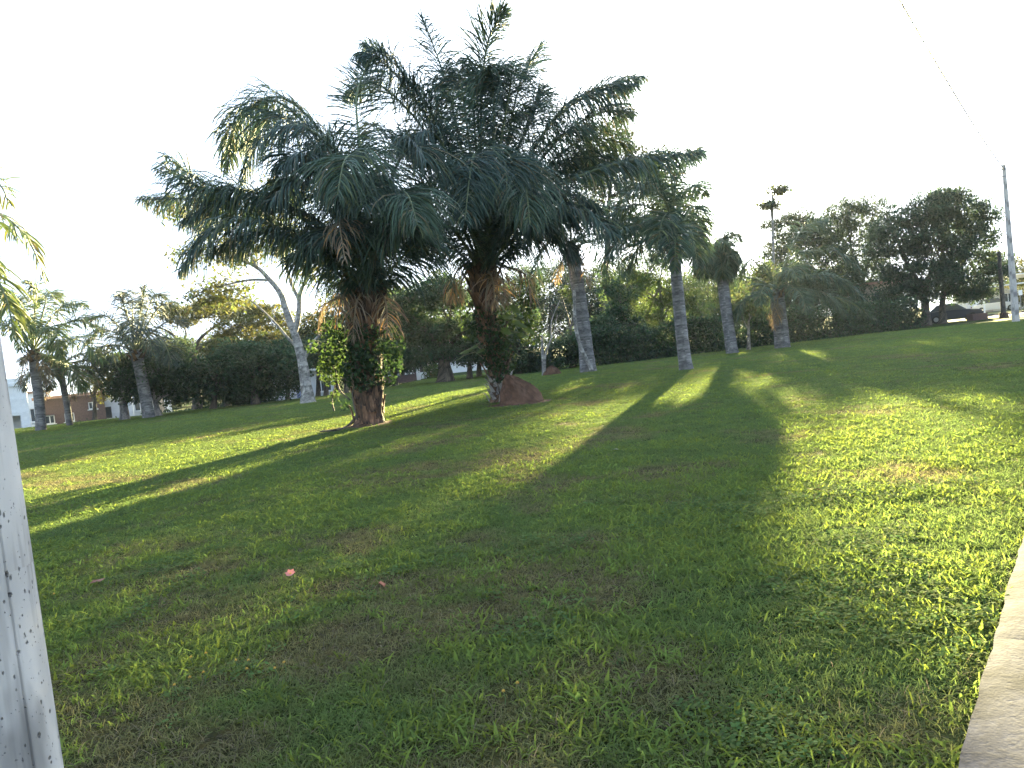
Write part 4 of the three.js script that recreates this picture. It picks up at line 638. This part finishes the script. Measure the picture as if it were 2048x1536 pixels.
{ // white garden wall with piers, carport, kerbs and road across the corner
  const a = gAt(1912, 82), b = gAt(1962, 92), t = thing('garden_wall', 'long white garden wall across the street beyond the dark car', 'wall', a), L = a.distanceTo(b), yaw = Math.atan2(-(b.z - a.z), b.x - a.x);
  t.rotation.y = yaw; for (let k = 0; k < 3; k++) { box(t, 'wall_panel', L / 3 - .3, 1.75, .16, L / 3 * (k + .5), 0, 0, M.white); box(t, 'pier', .28, 1.95, .3, L / 3 * k, 0, 0, M.white); }
  const c = gAt(2045, 78), k = thing('carport', 'open carport with thin white sheet roof on steel posts', 'carport', c);
  const rf = box(k, 'roof', 8, .14, 5, 0, 2.75, -2.5, M.roofPale); rf.rotation.z = .02; for (const [x, z] of [[-3.6, -.3], [3.6, -.3], [-3.6, -4.7], [3.6, -4.7]]) box(k, 'post', .12, 2.9, .12, x, -.05, z, M.frame);
  const fa = box(k, 'fascia', 8, .3, .08, 0, 3.4, -2.5, M.roofPale);
  box(k, 'upper_roof', 7, .1, 4, .5, 3.72, -2.6, M.roofPale);
  const road = new THREE.PlaneGeometry(46, 7); road.rotateX(-Math.PI / 2); const r = struct('road', road, std({ color: col(.22, .21, .20), roughness: .95 }), gAt(2060, 68).setY(.02)); r.rotation.y = -.22;
  const kb = new THREE.BoxGeometry(46, .14, .18); const q = struct('kerb', kb, M.concrete, gAt(2060, 72.4).setY(.05)); q.rotation.y = -.22;
  const verge = new THREE.PlaneGeometry(46, 12); verge.rotateX(-Math.PI / 2); const v = struct('grass_verge', verge, std({ color: col(.17, .17, .04), roughness: 1 }), gAt(2070, 79.5).setY(.11)); v.rotation.y = -.22;
}
function car(label, pos, yaw, paint) { // saloon car: lofted body, glass house, wheels
  const t = thing('parked_car', label, 'car', pos); t.rotation.y = yaw;
  const prof = (pts, w, bev, mat, name, par = t) => { const s = new THREE.Shape(); pts.forEach(([x, y], k) => k ? s.lineTo(x, y) : s.moveTo(x, y)); s.closePath(); const g = new THREE.ExtrudeGeometry(s, { depth: w - 2 * bev, bevelEnabled: true, bevelThickness: bev, bevelSize: bev * .6, bevelSegments: 3 }); g.translate(0, 0, -w / 2 + bev); return part(par, name, g, mat); };
  const pm = std({ color: paint, roughness: .3, metalness: .2 });
  prof([[-2.15, .32], [-2.2, .62], [-2.05, .86], [-1.1, .95], [.75, .95], [1.9, .82], [2.15, .62], [2.15, .32]], 1.7, .1, pm, 'body');
  prof([[-1.75, .94], [-1.15, 1.42], [.2, 1.45], [1.0, .94]], 1.46, .14, M.glass, 'glass_house'); prof([[-1.1, 1.43], [-.9, 1.5], [.1, 1.51], [.3, 1.44]], 1.2, .08, pm, 'roof');
  for (const [x, z] of [[-1.35, .8], [1.35, .8], [-1.35, -.8], [1.35, -.8]]) { const w = new THREE.CylinderGeometry(.32, .32, .2, 24); w.rotateX(Math.PI / 2); w.translate(x, .31, z); const m = part(t, 'wheel', w, M.tyre || (M.tyre = std({ color: col(.02, .02, .02) }))); const r = new THREE.CylinderGeometry(.19, .19, .215, 16); r.rotateX(Math.PI / 2); r.translate(x, .31, z); part(m, 'rim', r, M.steel); }
  for (const z of [-.6, .6]) { const h = new THREE.BoxGeometry(.1, .14, .36); h.translate(2.2, .68, z); part(t, 'headlight', h, M.frame); const k = new THREE.BoxGeometry(.08, .16, .34); k.translate(-2.25, .72, z); part(t, 'tail_light', k, M.roofTile); }
}
car('dark parked car under the biggest dark tree', gAt(1905, 66), -.35, col(.02, .024, .035));
car('white parked car on the verge in front of the pale bungalow', gAt(1992, 85).setY(.11), -.5, col(.7, .7, .7));
{
  const b = gAt(1955, 62.5), t = thing('brick_planter', 'low red brick planter box at the street corner of the lawn', 'planter', b);
  for (const [w, d, x, z] of [[1.2, .14, 0, .35], [1.2, .14, 0, -.35], [.14, .56, -.53, 0], [.14, .56, .53, 0]]) box(t, 'brick_side', w, .52, d, x, 0, z, M.brick); box(t, 'soil', .9, .4, .54, 0, 0, 0, M.earth);
  const s = gAt(2043, 74), g = thing('street_sign', 'small white rectangular street sign on a thin post', 'sign', s); const p = new THREE.CylinderGeometry(.03, .03, 2.2, 10); p.translate(0, 1.1, 0); part(g, 'post', p, M.steel); box(g, 'plate', .36, .48, .03, 0, 1.62, .05, M.frame);
  const c = gAt(851, 69), k = thing('meter_box', 'small white and orange service box near the bright shrub', 'box', c); box(k, 'cabinet', .9, .55, .4, 0, 0, 0, M.white); box(k, 'orange_panel', .3, .4, .05, .55, .05, .1, std({ color: col(.5, .14, .06) }));
  const w = gAt(838, 66), u = thing('gate_post', 'white square gate post left of the bright shrub', 'post', w); box(u, 'shaft', .3, 2.0, .3, 0, 0, 0, M.white); box(u, 'cap', .38, .08, .38, 0, 2.002, 0, M.white);
}

// ---------------------------------------------------------------- small things on the lawn
{
  const fm = leafMat(.4, .9), stemM = std({ color: col(.07, .11, .03) });
  const petal = (n, r, w, cup, c) => { const g = new GB(); for (let k = 0; k < n; k++) { const a = k / n * 6.283, d = new V3(Math.cos(a), cup, Math.sin(a)), s = new V3(-Math.sin(a), 0, Math.cos(a)); const i = [new V3(), d.clone().multiplyScalar(r * .6).addScaledVector(s, w), d.clone().multiplyScalar(r), d.clone().multiplyScalar(r * .6).addScaledVector(s, -w)].map((p) => g.v(p, 0, undefined, 0, c)); g.quad(...i); } return g.geo(); };
  const flower = (label, p, h, geo, group, cm) => { const t = thing('wildflower', label, 'flower', p, group), s = new GB(); s.tube([new V3(0, -.02, 0), new V3(.006, h * .5, 0), new V3(0, h, .004)], [.003, .0025, .002], 6); part(t, 'stalk', s.geo(), stemM); const f = part(t, 'petals', geo, fm); f.position.y = h; f.rotation.x = .5; const c = new THREE.SphereGeometry(cm, 10, 8); c.translate(0, h + .004, 0); part(t, 'flower_centre', c, std({ color: col(.5, .3, .05) })); };
  flower('small pink flower added for a likely lens ghost in the shaded grass', ground(585, 1180), .12, petal(6, .04, .016, .5, [.62, .22, .18]), undefined, .008);  // flower shape added for a pink spot, likely a lens ghost
  const yg = petal(8, .009, .0035, .2, [.45, .26, .03]);
  for (const [x, y] of [[385, 1338], [415, 1330], [475, 1345], [500, 1345], [497, 1363], [410, 1370], [553, 1362], [571, 1350], [352, 1396], [383, 1380], [1038, 1395], [1010, 1412], [110, 1205]]) flower('tiny yellow flower in the short shaded grass', ground(x, y), .07, yg, 'tiny yellow flowers', .004);
  const R = rng(311), lg = new GB(); const o = [[0, 0, 0], [.022, .012, .04], [.024, .004, .08], [0, .012, .13], [-.024, .006, .08], [-.022, .014, .04]].map((q) => lg.v(new V3(...q))); for (let k = 1; k < 5; k++) lg.tri(o[0], o[k], o[k + 1]); const lgeo = lg.geo();
  [[770, 1186, [.20, .06, .025]], [1645, 990, [.22, .11, .06]], [180, 1178, [.18, .08, .05]], [1240, 905, [.4, .38, .32]]].forEach(([x, y, c], k) => { const m = single('fallen_leaf', ['curled red brown leaf lying in the shaded grass', 'tan dry leaf lying in the sunlit grass', 'brown dry leaf on the grass near the close pole', 'pale dry leaf on the shaded open lawn'][k], 'leaf', lgeo, std({ color: col(...c), side: THREE.DoubleSide }), ground(x, y).setY(.045)); m.rotation.y = R() * 6; m.rotation.z = .3; });
}
renderer.render(scene, camera);
